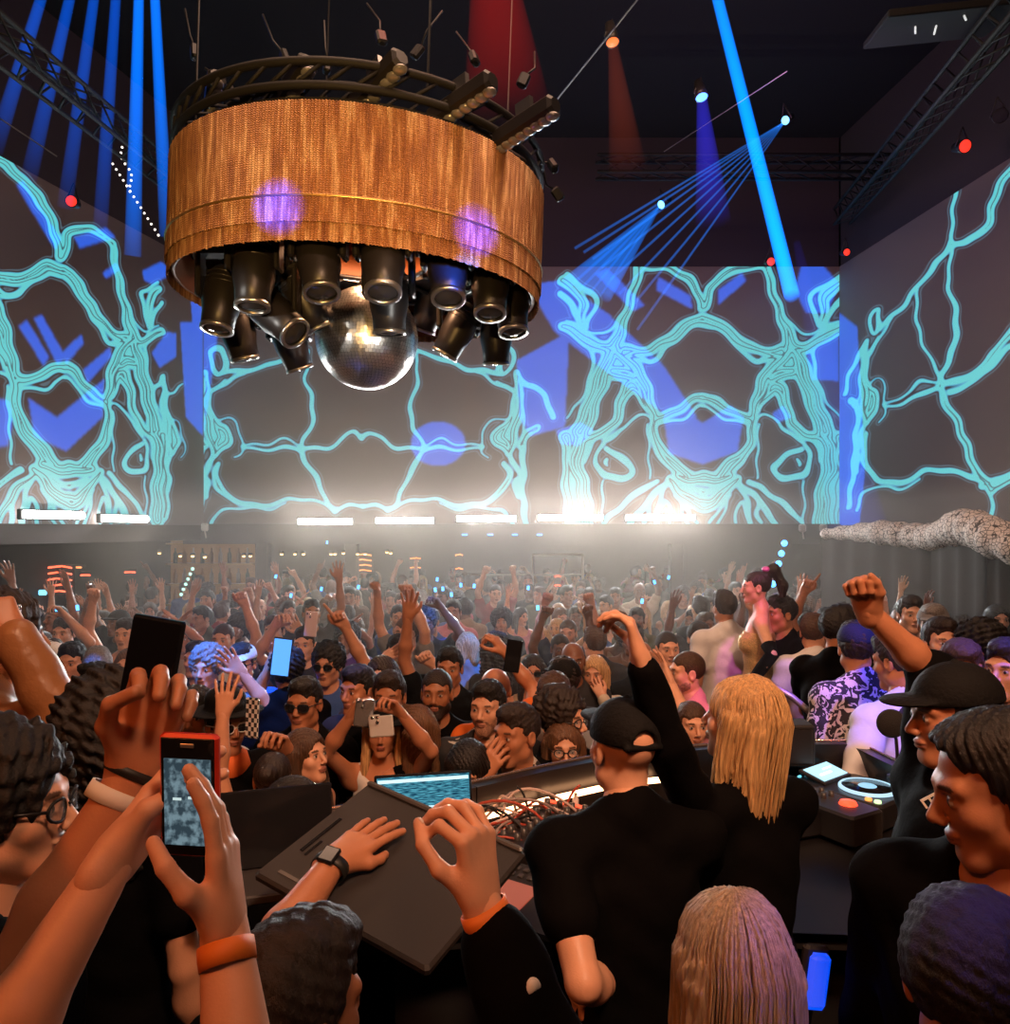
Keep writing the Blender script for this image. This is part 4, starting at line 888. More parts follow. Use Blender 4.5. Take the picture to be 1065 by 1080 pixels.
def person(label, loc=None, px=None, top_y=None, d=None, h=None, face=180, head=(0, 0, 0), sex='m', hair=('short', 'dark'), skin='tan', top=('tee', 'black'), L='down', Rr='down', beard=None, cap=None, glass=None,
           res=.0105, hres=.0045, fres=.0055, floor=0., group=None, legs=('black',), topmat=None, wide=1., nails=None, cuff=.06, lean=0.):
    """one person. Placed by pixel column and top of head, or by a place on the floor. Returns the body object with frames of head and wrists."""
    f = sex == 'f'
    if loc is None:
        h = h or (1.66 if f else 1.77)
        if d is None: d = FPX * (CZ - floor - h) / (top_y - HY)
        else: h = CZ - floor - (top_y - HY) * d / FPX
        loc = Vector(((px - CX) / FPX * d, d, floor))
    sc = h / 1.765; W = Matrix.Translation(loc) @ Matrix.Rotation(R(face), 4, 'Z') @ Matrix.Scale(sc, 4); Wi = W.inverted()
    Ln = Matrix.Translation((0, 0, .95)) @ Matrix.Rotation(R(-lean), 4, 'X') @ Matrix.Translation((0, 0, -.95))
    l1, l2 = (.285, .255) if not f else (.265, .235); shx = (.175 if not f else .150) * wide
    s = SD(); t = SD(); gi = {'tee': .012, 'tank': .008, 'long': .013, 'jacket': .022, 'hood': .022, 'corset': .010, 'bare': .004}[top[0]]
    def T(p): return Ln @ Vector(p)
    w_ = wide
    if not f:
        tor = [('e', (0, 0, 1.27), (.168 * w_, .115 * w_, .20), .05), ('c', (-shx * .92, -.012, 1.415), (shx * .92, -.012, 1.415), .056, .056, .05), ('e', (0, .005, 1.06), (.148 * w_, .108 * w_, .19), .06), ('e', (0, 0, .93), (.160 * w_, .118 * w_, .13), .05),
               ('c', (0, -.022, 1.50), (-.12, -.018, 1.43), .046, .040, .04), ('c', (0, -.022, 1.50), (.12, -.018, 1.43), .046, .040, .04)]
    else:
        tor = [('e', (0, 0, 1.27), (.140 * w_, .098 * w_, .18), .05), ('c', (-shx * .92, -.012, 1.412), (shx * .92, -.012, 1.412), .045, .045, .05), ('e', (0, .0, 1.07), (.118 * w_, .088 * w_, .18), .06), ('e', (0, 0, .93), (.162 * w_, .118 * w_, .13), .05),
               ('c', (0, -.02, 1.50), (-.11, -.016, 1.42), .038, .034, .04), ('c', (0, -.02, 1.50), (.11, -.016, 1.42), .038, .034, .04), ('e', (-.066, .075, 1.255), (.058, .052, .058), .03), ('e', (.066, .075, 1.255), (.058, .052, .058), .03)]
    Rt = np.array(Ln.to_3x3())
    for q in tor:
        for S_, g in ((s, 0.), (t, gi)):
            if q[0] == 'e': S_.ell(T(q[1]), tuple(r + g for r in q[2]), q[3], rot=Rt if lean else None)
            else: S_.cone(T(q[1]), T(q[2]), q[3] + g, q[4] + g, q[5])
    hc = T(HEADC); s.cone(T((0, -.018, 1.43)), T((0, -.002, 1.565)), .054 if not f else .045, .048 if not f else .041, .03)
    for x in (-1, 1):
        s.cone((x * .085, 0, .90), (x * .092, .01, .50), .088, .058, .04); s.cone((x * .092, .01, .50), (x * .095, -.015, .09), .054, .038, .03); s.cone((x * .097, -.03, .04), (x * .105, .13, .028), .036, .028, .03)
    # arms
    hands = []; fr = {}
    for sd, spec in ((-1, L), (1, Rr)):
        if isinstance(spec, str): spec = ARMS[spec]
        Sh = T((sd * shx, -.012, 1.41)); world = len(spec) > 4 and spec[4] == 'w'
        if world:
            Tg = Wi @ Vector(spec[0]); pn = Wi.to_3x3() @ Vector(spec[2]); hn = Wi.to_3x3() @ Vector(spec[3])
        else:
            o = spec[0]; Tg = Sh + Vector((o[0] * sd, o[1], o[2])) * (1 if not f else .94); pn = Vector((spec[2][0] * sd, *spec[2][1:])); hn = Vector((spec[3][0] * sd, *spec[3][1:]))
        E, Wr = ik(Sh, Tg, l1, l2, hn); q = .9 if f else 1.; q *= (w_ + 1) / 2
        s.cone(Sh, E, .050 * q, .0365 * q, .02); s.cone(E, E + (Wr - E) * .35, .0365 * q, .040 * q, .012); s.cone(E + (Wr - E) * .35, Wr, .040 * q, .0265 * (.92 if f else 1), .02)
        if up_ := (Sh - Wr).z < 0: s.ball(Sh, .058 * q, .05); t.ball(Sh, .058 * q + gi, .05) if top[0] not in ('corset', 'tank', 'bare') else None
        hd = Vector(spec[5]) if len(spec) > 5 else None
        zd = (Wi.to_3x3() @ hd) if (hd is not None and world) else (Wr - E)
        M = Matrix.Translation(Wr) @ frame_z(zd, pn).to_4x4() @ Matrix.Diagonal((-1 if sd == -1 else 1, 1, 1, 1)) @ Matrix.Scale(1.0 if not f else .93, 4)
        a = xf(hand_arrays(spec[1], fres, nails, .9 if f else 1.), M)
        if sd == -1: a = (a[0], a[1][:, ::-1], a[2])
        hands.append(a); fr['L' if sd == -1 else 'R'] = (Wr, M, E, Sh)
        if top[0] in ('tee',): t.cone(Sh, Sh + (E - Sh) * .55, .056 * q + gi, .052 * q + gi, .03)
        if top[0] in ('long', 'jacket', 'hood'):
            t.cone(Sh, E, .052 * q + gi, .043 * q + gi, .03); t.cone(E, Wr - (Wr - E) * cuff, .043 * q + gi, .030 * q + gi, .02)
    if top[0] == 'hood':
        a_ = T((0, -.075, 1.50)); t.ell(a_, (.12, .06, .09), .05)
    # neckline, hem
    ncy = {'tee': (.032, 1.535, .072), 'tank': (.05, 1.50, .11), 'long': (.032, 1.535, .07), 'jacket': (.06, 1.53, .075), 'hood': (.06, 1.52, .075), 'corset': (0, 0, 0), 'bare': (0, 0, 0)}[top[0]]
    if ncy[2]: t.ball(T((0, ncy[0], ncy[1])), ncy[2], .008, '-')
    if top[0] == 'tank':
        for x in (-1, 1): t.ball(T((x * (shx + .045), -.01, 1.40)), .085, .01, '-')
    if top[0] == 'corset': t.box((-1, -1, 1.335), (1, 1, 3), .004, '-')
    t.box((-1, -1, -1), (1, 1, .86), .006, '-')
    fold = lambda X, Y, Z: .0035 * np.sin(Z * 55 + 2.2 * np.sin(X * 21) + 9 * Y) * np.sin(X * 17 + Z * 9)
    hy, hp, hr = head
    MH = Matrix.Translation(hc) @ (Euler((R(hp), R(hr), R(hy)), 'XYZ').to_matrix().to_4x4()) @ Matrix.Scale(.97 if not f else .93, 4)
    bv, bq = s.mesh(res); bp_ = None
    parts = [(bv, bq, None), xf(head_arrays(sex, hres), MH)] + hands
    V, Q, Pn = join(parts)
    me = mesh_np('person', V, Q); at = me.attributes.new('paint', 'FLOAT_COLOR', 'POINT'); at.data.foreach_set('color', Pn.ravel())
    me.materials.append(M_skin)
    vary = random.Random(label); c = SK[skin]; vv = vary.uniform(.9, 1.08)
    o = obj('person', me, loc=loc, rot=(0, 0, R(face)), label=label, cat='person', group=group, color=tuple(x * vv for x in c)); o.scale = (sc,) * 3
    if top[0] != 'bare':
        tv, tq = t.mesh(res, fold); m2 = mesh_np(top[0], tv, tq)
        obj({'tee': 't_shirt', 'tank': 'tank_top', 'long': 'sweater', 'jacket': 'jacket', 'hood': 'hoodie', 'corset': 'corset'}[top[0]], m2, topmat or M_cloth, o, color=TC.get(top[1], top[1]) if isinstance(top[1], str) else top[1])
    lg = SD(); lg.ell((0, 0, .93), (.172 * w_, .130 * w_, .10), .05)
    for x in (-1, 1): lg.cone((x * .088, 0, .89), (x * .094, .01, .50), .100, .074, .04).cone((x * .094, .01, .50), (x * .097, -.01, .06), .072, .062, .03)
    if legs:
        lv, lq = lg.mesh(.02); obj('trousers', mesh_np('trousers', lv, lq), M_cloth, o, color=TC[legs[0]])
    if hair and hair[0]:
        q = obj('hair', hair_mesh(hair[0], max(hres, .005) if hres > .004 else .0036), None, o, color=HC[hair[1]]); q.matrix_basis = MH
    if beard:
        q = obj('beard', beard_mesh(max(.0042, hres * .9), beard != 'stubble'), None, o, color=HC[hair[1] if hair else 'dark'] if beard == 'full' else tuple(x * .42 for x in SK[skin])); q.matrix_basis = MH
    if cap:
        q = obj('hat' if cap[0] == 'hat' else 'cap', cap_mesh(max(hres, .0045), cap[0]), None, o, color=TC.get(cap[1])); q.matrix_basis = MH
    if glass: glasses(o, MH, glass[0], glass[1] if len(glass) > 1 else None, glass[2] if len(glass) > 2 else 0.)
    fr.update(o=o, W=W, MH=MH, sc=sc, px=(CX + loc[0] / loc[1] * FPX) if loc[1] > 0 else None); PEOPLE.append(fr)
    return fr
def on_person(p, name, mb, m, M, smooth=True, color=None, label=None):
    o = mb.obj(name, m, p['o'], smooth, color=color, label=label); o.matrix_basis = M; return o
def wrist_ring(p, side, t, r, w, m, name, label=None, sx=1.15, sy=.9, color=None):
    """a band round the forearm, at t metres back from the wrist"""
    Wr, M, E, Sh = p[side]; dz = (Wr - E).normalized(); F = frame_z(dz, M.to_3x3() @ Vector((0, 1, 0)))
    MM = Matrix.Translation(Wr - dz * t) @ F.to_4x4() @ Matrix.Diagonal((sx, sy, 1, 1))
    mb = MB().lathe([(r, -w / 2), (r + .0028, -w / 2), (r + .0034, 0), (r + .0028, w / 2), (r, w / 2)], n=28); return on_person(p, name, mb, m, MM, color=color, label=label)
def phone_obj(label, loc, normal, up, size=(.074, .150, .009), body=M_gloss, screen=None, case=None, group=None, camera=True, name='smartphone'):
    """a phone standing at loc: up is its long axis, normal is where the back camera points"""
    t = thing(name, label, 'phone', loc, group=group); u = Vector(up).normalized(); n = Vector(normal); n = (n - u * n.dot(u)).normalized(); x = n.cross(u)
    t.rotation_euler = Matrix((x, n, u)).transposed().to_euler(); w, hh, th = size
    MB().box((0, 0, 0), (w, th, hh), bev=.004).obj('body', case or body, t)
    if screen: MB().box((0, -th / 2 - .0004, 0), (w - .007, .0012, hh - .010)).obj('screen', screen, t)
    if camera:
        c = MB().box((w * .22, th / 2 + .001, hh * .33), (w * .42, .003, w * .42), bev=.001)
        o = c.obj('camera_bump', case or body, t); l = MB()
        for dx, dz in ((-.009, .009), (.009, .009), (-.009, -.009)): l.lathe([(0, .004), (.006, .004), (.007, 0)], (w * .22 + dx, th / 2 + .0015, hh * .33 + dz), 12, Matrix.Rotation(R(-90), 3, 'X'))
        l.obj('lens', M_chrome, o, True)
    return t
# ================================================================== the DJ booth and the platform
MB().box((0, -.3, .2), (12, 6.4, .4)).obj('floor_platform', mat('stage floor black', (.012, .011, .011), .5), kind='structure')
MB().box((2.75, 4.9, .125), (3.5, 2.9, .25)).obj('floor_riser', mat('riser black', (.014, .012, .012), .6), kind='structure')
MB().box((1.63, 5.05, .4), (.6, .5, .3), bev=.02).obj('podium', M_blackmetal, label='low black dancer podium behind the booth', cat='podium')
rim = [Vector(p) for p in ((-.62, 2.30, 0), (-.38, 2.45, 0), (-.12, 2.60, 0), (.13, 2.78, 0), (.39, 2.94, 0), (.8, 3.06, 0), (1.15, 3.12, 0), (1.40, 3.12, 0), (1.44, 2.8, 0), (1.47, 2.4, 0), (1.5, 1.9, 0))]
bo = thing('console', 'black curved console of the booth with a lit inner edge', 'console', (0, 0, 0)); m = MB()
for i in range(len(rim) - 1):
    a, b2 = rim[i], rim[i + 1]; n = Vector((b2.y - a.y, -(b2.x - a.x), 0)).normalized() * .05
    V = [(*(p.xy), z) for z in (.4, 1.6) for p in (a, b2, b2 + n, a + n)]
    m.add(V, [(3, 2, 1, 0), (4, 5, 6, 7), (0, 1, 5, 4), (1, 2, 6, 5), (2, 3, 7, 6), (3, 0, 4, 7)])
m.obj('front_guard', mat('console black lacquer', (.014, .011, .011), .3), bo)
MB().tube([p + Vector((0, 0, 1.602)) for p in rim], .006, 8).obj('rim_edge', mat('rim edge metal', (.75, .55, .45), .25, .9), bo, True)
ML = mat('warm strip light', (1, .6, .4), .5, emit=(1, .50, .24), es=9)
def inner(p, z): return Vector((p.x + .035, p.y - .085, z))
for a, b2 in ((1, 3), (3, 4.45)):
    seg = []
    for q in np.linspace(a + .06, b2 - .06, 8):
        i = int(q); seg.append(inner(rim[i].lerp(rim[i + 1], q - i), 1.515))
    MB().tube(seg, .011, 8).obj('strip_light', ML, bo, True)
m = MB(); V = [(p.x, p.y, 1.42) for p in rim] + [(1.2, 1.95, 1.42), (.2, 2.02, 1.42), (-.35, 1.95, 1.42)]
m.add(V + [(x, y, 1.38) for x, y, z in V], [tuple(range(len(V) - 1, -1, -1)), tuple(range(len(V), 2 * len(V)))]); m.obj('deck', mat('console deck', (.012, .010, .010), .45), bo)
MB().box((.45, 2.15, .9), (1.5, .06, .96)).obj('rear_panel', M_black, bo)
M_knob = mat('knob plastic', (.06, .055, .055), .35); M_knobtop = mat('pale knob cap', (.55, .5, .48), .4)
L_rbtn, L_obtn, L_gbtn, L_cbtn = lit('red button', (1, .06, .02), 2.5), lit('orange button', (1, .35, .06), 1.6), lit('pale green pad', (.65, 1, .45), 1.6), lit('cyan pad', (.15, .75, 1), 1.8)
mx = thing('mixer', 'big black mixing desk with rows of small knobs beside the cap wearing performer', 'mixer', (.23, 2.42, 1.42), (0, 0, R(-28)))
MB().box((0, 0, .045), (.44, .40, .09), bev=.01).obj('body', mat('mixer black', (.022, .018, .018), .35), mx)
for i in range(9):
    for j in range(8):
        x, y = -.185 + i * .046, -.15 + j * .045
        k = MB().lathe([(.012, 0), (.010, .020), (0, .021)], (x, y, .09), 10).obj('knob', M_knob, mx, True)
        if (i + j) % 3 == 0: MB().box((x, y + .004, .1115), (.003, .010, .002)).obj('pointer', M_knobtop, k)
for i in range(5): MB().box((-.16 + i * .08, .19, .094), (.05, .012, .006)).obj('button', L_rbtn if i != 2 else L_obtn, mx)
pc = thing('pad_controller', 'slanted pad controller with glowing red, orange and pale pads', 'controller', (.045, 2.08, 1.43), (R(8), 0, R(-34)))
MB().box((0, 0, .025), (.36, .26, .05), bev=.008).obj('body', mat('controller black', (.02, .018, .018), .4), pc)
MB().box((-.06, -.04, .0515), (.20, .15, .003)).obj('pad_sheet', lit('dim red pad sheet', (.62, .09, .05), .55), pc)
for x, y, w_, h_, mm in ((-.14, .02, .035, .02, L_obtn), (-.135, -.015, .05, .035, L_cbtn), (-.14, -.06, .04, .03, L_gbtn), (-.13, -.095, .045, .03, L_gbtn)): MB().box((x, y, .054), (w_, h_, .004), bev=.001).obj('pad', mm, pc)
for i in range(9):
    for j in range(2): MB().box((-.10 + i * .03, .065 + j * .03, .053), (.018, .016, .006), bev=.002).obj('key', M_knob, pc)
dr = thing('drum_machine', 'dark equipment box with one red glowing light between mixer and pads', 'controller', (.20, 2.17, 1.42), (0, 0, R(-34)))
MB().box((0, 0, .03), (.30, .13, .06), bev=.006).obj('body', M_knob, dr); MB().ball((.02, .02, .064), .007, 10, 6).obj('indicator', lit('hot red lamp', (1, .2, .1), 14), dr, True)
for i in range(8): MB().lathe([(.008, 0), (.007, .014), (0, .015)], (-.12 + i * .034, -.03, .06), 8).obj('knob', M_knob, dr, True)
# tangle of cables
rnd = random.Random(4); M_cab = [mat('grey cable', (.30, .22, .2), .5), mat('black cable', (.02, .02, .02), .4), mat('red cable', (.45, .07, .04), .45), mat('pale cable', (.6, .45, .4), .5)]
nm = ['grey', 'black', 'red', 'pale']
for k in range(16):
    a = Vector((rnd.uniform(-.22, .02), rnd.uniform(2.35, 2.52), 1.43)); b2 = Vector((rnd.uniform(.02, .22), rnd.uniform(2.40, 2.62), 1.49)); hgt = rnd.uniform(.04, .12)
    pts = [a.lerp(b2, t) + Vector((.04 * math.sin(5 * t + k), .05 * math.sin(4 * t + 2 * k), hgt * math.sin(math.pi * t) + .012)) for t in np.linspace(0, 1, 14)]
    o = MB().tube(pts, .0045, 6).obj('cable', M_cab[k % 4], None, True, label='%s cable in the looping tangle behind the mixing desk' % nm[k % 4], cat='cable', group='tangle of %s cables' % nm[k % 4])
for k, (a, b2, c) in enumerate((((505, 858), (560, 868), 2.5), ((590, 872), (612, 828), 2.62), ((545, 830), (560, 868), 2.5), ((500, 885), (585, 905), 2.35))):
    p, q = P(*a, c), P(*b2, c); MB().tube([p.lerp(q, t) + Vector((0, 0, .03 * math.sin(math.pi * t))) for t in np.linspace(0, 1, 9)], .004, 6).obj('patch_cable', M_cab[(3, 2, 1, 2)[k]], None, True, cat='cable',
        label=('long pale patch cable stretched beside the strip light', 'thin red patch cable rising to the white adapter', 'short black cable dropping from the strip light', 'red patch cable lying across the gear by the raised hand')[k])
t = thing('adapter', 'small white adapter standing upright under the warm strip light', 'adapter', P(607, 852, 2.66)); MB().lathe([(0, -.045), (.011, -.045), (.011, .03), (.006, .036), (.006, .05), (0, .05)], n=14).obj('body', mat('white plastic', (.7, .66, .62), .4), t, True); MB().lathe([(.0115, -.02), (.0125, -.015), (.0115, -.01)], n=14).obj('ring', M_knob, t, True)
# laptops
def screen_glow(name, c0, c1, sc_, es, stretch=(1, 1, 1)):
    m, N, L = new_mat(name); o = N.new('ShaderNodeOutputMaterial'); e = N.new('ShaderNodeEmission'); tc = N.new('ShaderNodeTexCoord'); mp = N.new('ShaderNodeMapping'); mp.inputs['Scale'].default_value = stretch
    L.new(tc.outputs['Generated'], mp.inputs[0]); t = N.new('ShaderNodeTexNoise'); t.inputs['Scale'].default_value = sc_; t.inputs['Detail'].default_value = 3; L.new(mp.outputs[0], t.inputs['Vector'])
    rp = N.new('ShaderNodeValToRGB'); L.new(t.outputs['Fac'], rp.inputs[0]); rp.color_ramp.elements[0].position = .44; rp.color_ramp.elements[1].position = .6; rp.color_ramp.elements[0].color = (*c0, 1); rp.color_ramp.elements[1].color = (*c1, 1)
    L.new(rp.outputs[0], e.inputs['Color']); e.inputs['Strength'].default_value = es; L.new(e.outputs[0], o.inputs[0]); return m
def quad_frame(A, B, D):
    x = (B - A); z = (D - A); X = x.normalized(); n = X.cross(z).normalized(); Z = n.cross(X) * -1; Z = z.normalized()
    Y = Z.cross(X).normalized(); return Matrix((X, Y, Z)).transposed(), x.length, z.length
lap = thing('laptop', 'open laptop with a bright blue music screen behind the tilted black lid', 'laptop', P(448, 893, 2.36)); lap.rotation_euler = (R(-14), 0, R(12))
MB().box((0, 0, .11), (.30, .012, .21), bev=.004).obj('lid', M_gloss, lap)
s_ = MB().box((0, -.0068, .112), (.285, .0015, .19)).obj('screen', screen_glow('blue track list', (.01, .06, .11), (.10, .42, .55), 7, 1.0, (1.6, 1, 12)), lap)
for k, (z, h_) in enumerate(((.195, .010), (.112, .012), (.062, .004))): MB().box((0, -.0082, z), (.28, .001, h_)).obj('waveform_row', lit('pale screen row', (.55, .85, .95), 1.3), s_)
MB().box((0, -.11, -.0), (.30, .22, .016), bev=.004).obj('keyboard_base', M_knob, lap)
lap2 = thing('laptop', 'dark laptop with small blue lights, mostly hidden behind the tilted lid', 'laptop', P(292, 918, 1.85), (R(-10), 0, R(18)))
MB().box((0, 0, .10), (.26, .012, .18), bev=.004).obj('lid', M_gloss, lap2); MB().box((-.02, -.12, 0), (.30, .24, .02), bev=.004).obj('keyboard_base', M_knob, lap2)
for x, mm in ((-.155, lit('blue edge light', (.05, .2, 1), 6)),): MB().box((x, -.07, .004), (.006, .10, .012)).box((x, .0, .004), (.006, .02, .012)).obj('edge_light', mm, lap2)
MB().ball((-.14, -.015, .03), .006, 8, 6).obj('indicator', L_rbtn, lap2, True)
# big tilted lid
pA, pB, pC = P(278, 912, 1.55), P(397, 819, 1.84), P(548, 905, 1.60); pD = pA + pC - pB
lid = thing('equipment_lid', 'large matte black equipment lid held tilted, a hand lying on it', 'lid', (pA + pB + pC + pD) / 4)
X_ = (pB - pA).normalized(); Yv = (pC - pB); Nn = X_.cross(Yv).normalized(); Nn = Nn if Nn.z > 0 else -Nn; Yn = Nn.cross(X_); LM = Matrix((X_, Yn, Nn)).transposed(); lid.rotation_euler = LM.to_euler()
la, lb2 = (pB - pA).length, Yv.length
M_lid = mat('grainy black shell', (.024, .020, .019), .55, bump=.25, bscale=900, var=.2, vscale=300)
sg_ = -1 if Yn.dot(Yv) < 0 else 1
MB().box((0, 0, -.011), (la, lb2, .022), bev=.006).obj('shell', M_lid, lid)
MB().box((la / 2 - .008, 0, .004), (.014, lb2 * .98, .012), bev=.004).obj('ridge', M_knob, lid)
MB().box((-.02, -sg_ * (lb2 / 2 - .035), .0006), (.12, .008, .004), bev=.001).box((-.06, -sg_ * (lb2 / 2 - .05), .0006), (.05, .006, .003), bev=.001).obj('vent_slot', M_gloss, lid)
MB().box((-la / 2 + .03, -sg_ * (lb2 / 2 - .07), .0004), (.008, .06, .0016)).obj('emblem_strip', mat('grey print', (.10, .09, .085), .4), lid)
def plane_hit(px, py):
    d = P(px, py, 1.) - Vector((0, 0, CZ)); o = Vector((0, 0, CZ)); t = (pA - o).dot(Nn) / d.dot(Nn); return o + d * t
# players on the side of the booth
def deck_player(loc, yaw, label, s=1.):
    t = thing('media_player', label, 'deck player', loc, (0, 0, R(yaw)), 'deck players in the booth', s); M_b = mat('player black', (.025, .023, .025), .3)
    MB().box((0, 0, .05), (.30, .38, .10), bev=.01).obj('body', M_b, t)
    j = MB().lathe([(0, .012), (.09, .012), (.10, .004), (.10, 0)], (0, -.06, .10), 36).obj('jog_wheel', M_gloss, t, True)
    MB().lathe([(.094, .0125), (.100, .0135), (.105, .008), (.105, .002)], (0, -.06, .10), 36).obj('light_ring', lit('pale ring light', (.45, .72, .9), 1.2), j, True)
    MB().lathe([(0, .0150), (.030, .0150), (.034, .0125)], (0, -.06, .10), 24).obj('jog_display', lit('jog display', (.25, .55, .75), 1.3), j, True)
    f = MB().box((0, .115, .118), (.20, .12, .014), rot=(R(14), 0, 0), bev=.004).obj('display_housing', M_b, t)
    MB().box((0, .113, .1262), (.175, .095, .002), rot=(R(14), 0, 0)).obj('display', lit('pale blue display', (.45, .85, 1), 1.3), f)
    MB().box((-.02, .10, .1265), (.08, .010, .002), rot=(R(14), 0, 0)).box((.03, .125, .1330), (.06, .006, .002), rot=(R(14), 0, 0)).obj('wave_line', lit('white wave', (.9, 1, 1), 1.6), f)
    for i in range(6): MB().box((-.125 + .05 * i, .183, .102), (.016, .008, .006)).obj('button', L_cbtn, t)
    for y in (-.16, -.125): MB().lathe([(.013, 0), (.012, .008), (0, .008)], (-.12, y, .10), 12).obj('button', L_obtn if y > -.15 else L_gbtn, t, True)
    return t
deck_player((1.26, 2.82, 1.43), 38, 'deck player with a bright screen and pale ringed wheel near the booth corner', .92)
deck_player((.93, 2.72, 1.43), 20, 'deck player half hidden by the blonde performer, only its wheel showing', .92)
mx2 = thing('mixer', 'small dark mixer with an orange and a red glowing button between the two deck players', 'mixer', (1.09, 2.66, 1.43), (0, 0, R(30)))
MB().box((0, 0, .05), (.16, .34, .10), bev=.008).obj('body', M_knob, mx2); MB().box((-.05, .10, .104), (.07, .035, .012), bev=.002).obj('button', lit('soft orange key', (1, .25, .08), 1.0), mx2); MB().lathe([(0, .012), (.025, .010), (.03, 0)], (.02, -.08, .10), 20).obj('button', L_rbtn, mx2, True)
for i in range(6): MB().lathe([(.010, 0), (.009, .018), (0, .018)], (-.04 + .04 * (i % 3), .0 + .04 * (i // 3), .10), 10).obj('knob', M_knob, mx2, True)
mo = thing('monitor_box', 'plain black box standing behind the blonde performer on the console', 'box', P(832, 802, 3.0)); MB().box((0, 0, .07), (.16, .12, .16), bev=.008).obj('cabinet', M_black, mo); MB().box((0, -.062, .07), (.13, .004, .13), bev=.004).obj('grille', M_fixture, mo)
mc = thing('gooseneck_microphone', 'round black disc on a thin neck in front of the white shirted man', 'microphone', P(945, 822, 2.72)); q0 = P(940, 763, 2.72) - P(945, 822, 2.72)
MB().lathe([(0, 0), (.03, 0), (.03, .012), (0, .014)], n=20).obj('foot', M_blackmetal, mc, True); MB().tube([(0, 0, 0), (.004, 0, .08), (.0, .0, .14), q0 * .9], .006, 8).obj('neck', M_blackmetal, mc, True)
MB().lathe([(0, -.014), (.044, -.012), (.050, 0), (.044, .012), (0, .014)], q0, 28, look(Vector((-.2, -1, .1)))).obj('foam_disc', mat('foam black', (.02, .018, .018), .9, bump=.5, bscale=400), mc, True)
lp = thing('added_glow_panel', 'slanted added panel for a blue glow low between the blonde head and the dark cabinet', 'light panel', P(862, 1035, 1.5), (0, R(8), R(6))); MB().box((0, 0, 0), (.042, .02, .105), bev=.008).obj('glow_face', lit('deep blue face', (.0, .06, .75), 1.2), lp); MB().box((0, .02, 0), (.052, .02, .12), bev=.006).obj('housing', M_black, lp)  # panel made up to stand in for a blue glow of unknown origin

# ================================================================== bar and back of the room
gs = thing('bottle_shelf', 'golden back-lit bottle shelf under the ledge in the corner', 'shelf', (-5.05, 13.4, 1.15)); MB().box((0, .12, .45), (1.5, .05, 1.3)).obj('back_panel', mat('amber glow panel', (.3, .17, .06), .5, emit=(1, .42, .1), es=.10), gs)
for z in (0, .35, .7, 1.05): MB().box((0, 0, z), (1.5, .22, .03)).obj('shelf_board', mat('gold board', (.5, .3, .1), .35, .6), gs)
gb = [mat('amber bottle', (.35, .15, .03), .1), mat('green bottle', (.03, .10, .04), .1), mat('clear bottle', (.5, .45, .4), .1)]
for z in (0.015, .365, .715):
    for k in range(9): MB().lathe([(0, 0), (.036, 0), (.036, .16), (.014, .20), (.014, .26), (0, .26)], (-5.05 - .62 + k * .155, 13.38, 1.15 + z), 10).obj('bottle', gb[(k * 2 + int(z * 10)) % 3], None, True, label='bottle on the golden shelf in the corner', cat='bottle', group='bottles on the golden shelf')
Mw = lit('warm bulb', (1, .62, .25), 5)
for px, py, d in ((168, 583, 13), (190, 586, 12.5), (203, 586, 12.4), (216, 587, 12.4), (257, 586, 12.6), (264, 586, 12.6), (297, 584, 12.8), (311, 584, 12.8), (320, 584, 12.8), (349, 584, 13), (353, 584, 13), (362, 583, 13), (377, 584, 13), (385, 584, 13), (408, 582, 13), (412, 583, 13)):
    t = thing('downlight', 'tiny warm bulb in the row under the ledge above the bar', 'lamp', P(px, py, d), group='warm bulbs over the bar'); MB().ball((0, 0, 0), .028, 10, 6).obj('bulb', Mw, t, True); MB().lathe([(0, .05), (.03, .045), (.04, .02), (.036, .0)], n=12).obj('socket', M_black, t, True)
def neon(px, py, d, w_, h_, m, label, bars_=3):
    t = thing('neon_sign', label, 'neon sign', P(px, py, d)); MB().box((0, .03, 0), (w_, .03, h_), bev=.005).obj('backing', M_black, t); q = MB()
    for k in range(bars_):
        z = -h_ * .4 + h_ * .8 * k / max(1, bars_ - 1); q.tube([(-w_ * .42, 0, z), (w_ * .1 * math.sin(k * 2.), 0, z + h_ * .06), (w_ * .42, 0, z)], .012, 6)
    q.obj('tube', m, t, True)
Nr, No = lit('red neon', (1, .12, .05), 3), lit('orange neon', (1, .30, .08), 2.2)
neon(62, 612, 10.6, .42, .42, Nr, 'glowing red bar display near the frame edge', 5); neon(66, 597, 10.8, .62, .05, No, 'thin orange line light above the red display', 1); neon(90, 605, 11, .16, .06, Nr, 'small red light beside the red bar display', 1); neon(137, 602, 12, .2, .06, Nr, 'lone short red light on the dark wall', 1)
neon(383, 594, 13.5, .34, .34, No, 'orange lattice sign glowing at the back bar', 4); neon(438, 594, 13.5, .22, .2, No, 'small orange triangle sign at the back bar', 2); neon(484, 593, 13.5, .16, .3, No, 'orange flame shaped light at the back bar', 2); neon(588, 613, 11, .1, .16, Nr, 'orange red spot glowing above the crowd', 2)
t = thing('cyan_display', 'small cyan light beside the red bar display', 'light', P(45, 625, 10.4)); MB().box((0, 0, 0), (.1, .04, .07), bev=.01).obj('face', lit('cyan display', (.2, .7, 1), 2), t); MB().box((0, .03, 0), (.13, .03, .09), bev=.01).obj('casing', M_black, t)
fr_ = thing('metal_frame', 'pale rectangular pipe frame standing at the back of the floor', 'frame', P(588, 595, 13.0)); w2, h2 = .42, .5
Mp = mat('pale pipe', (.6, .55, .48), .4)
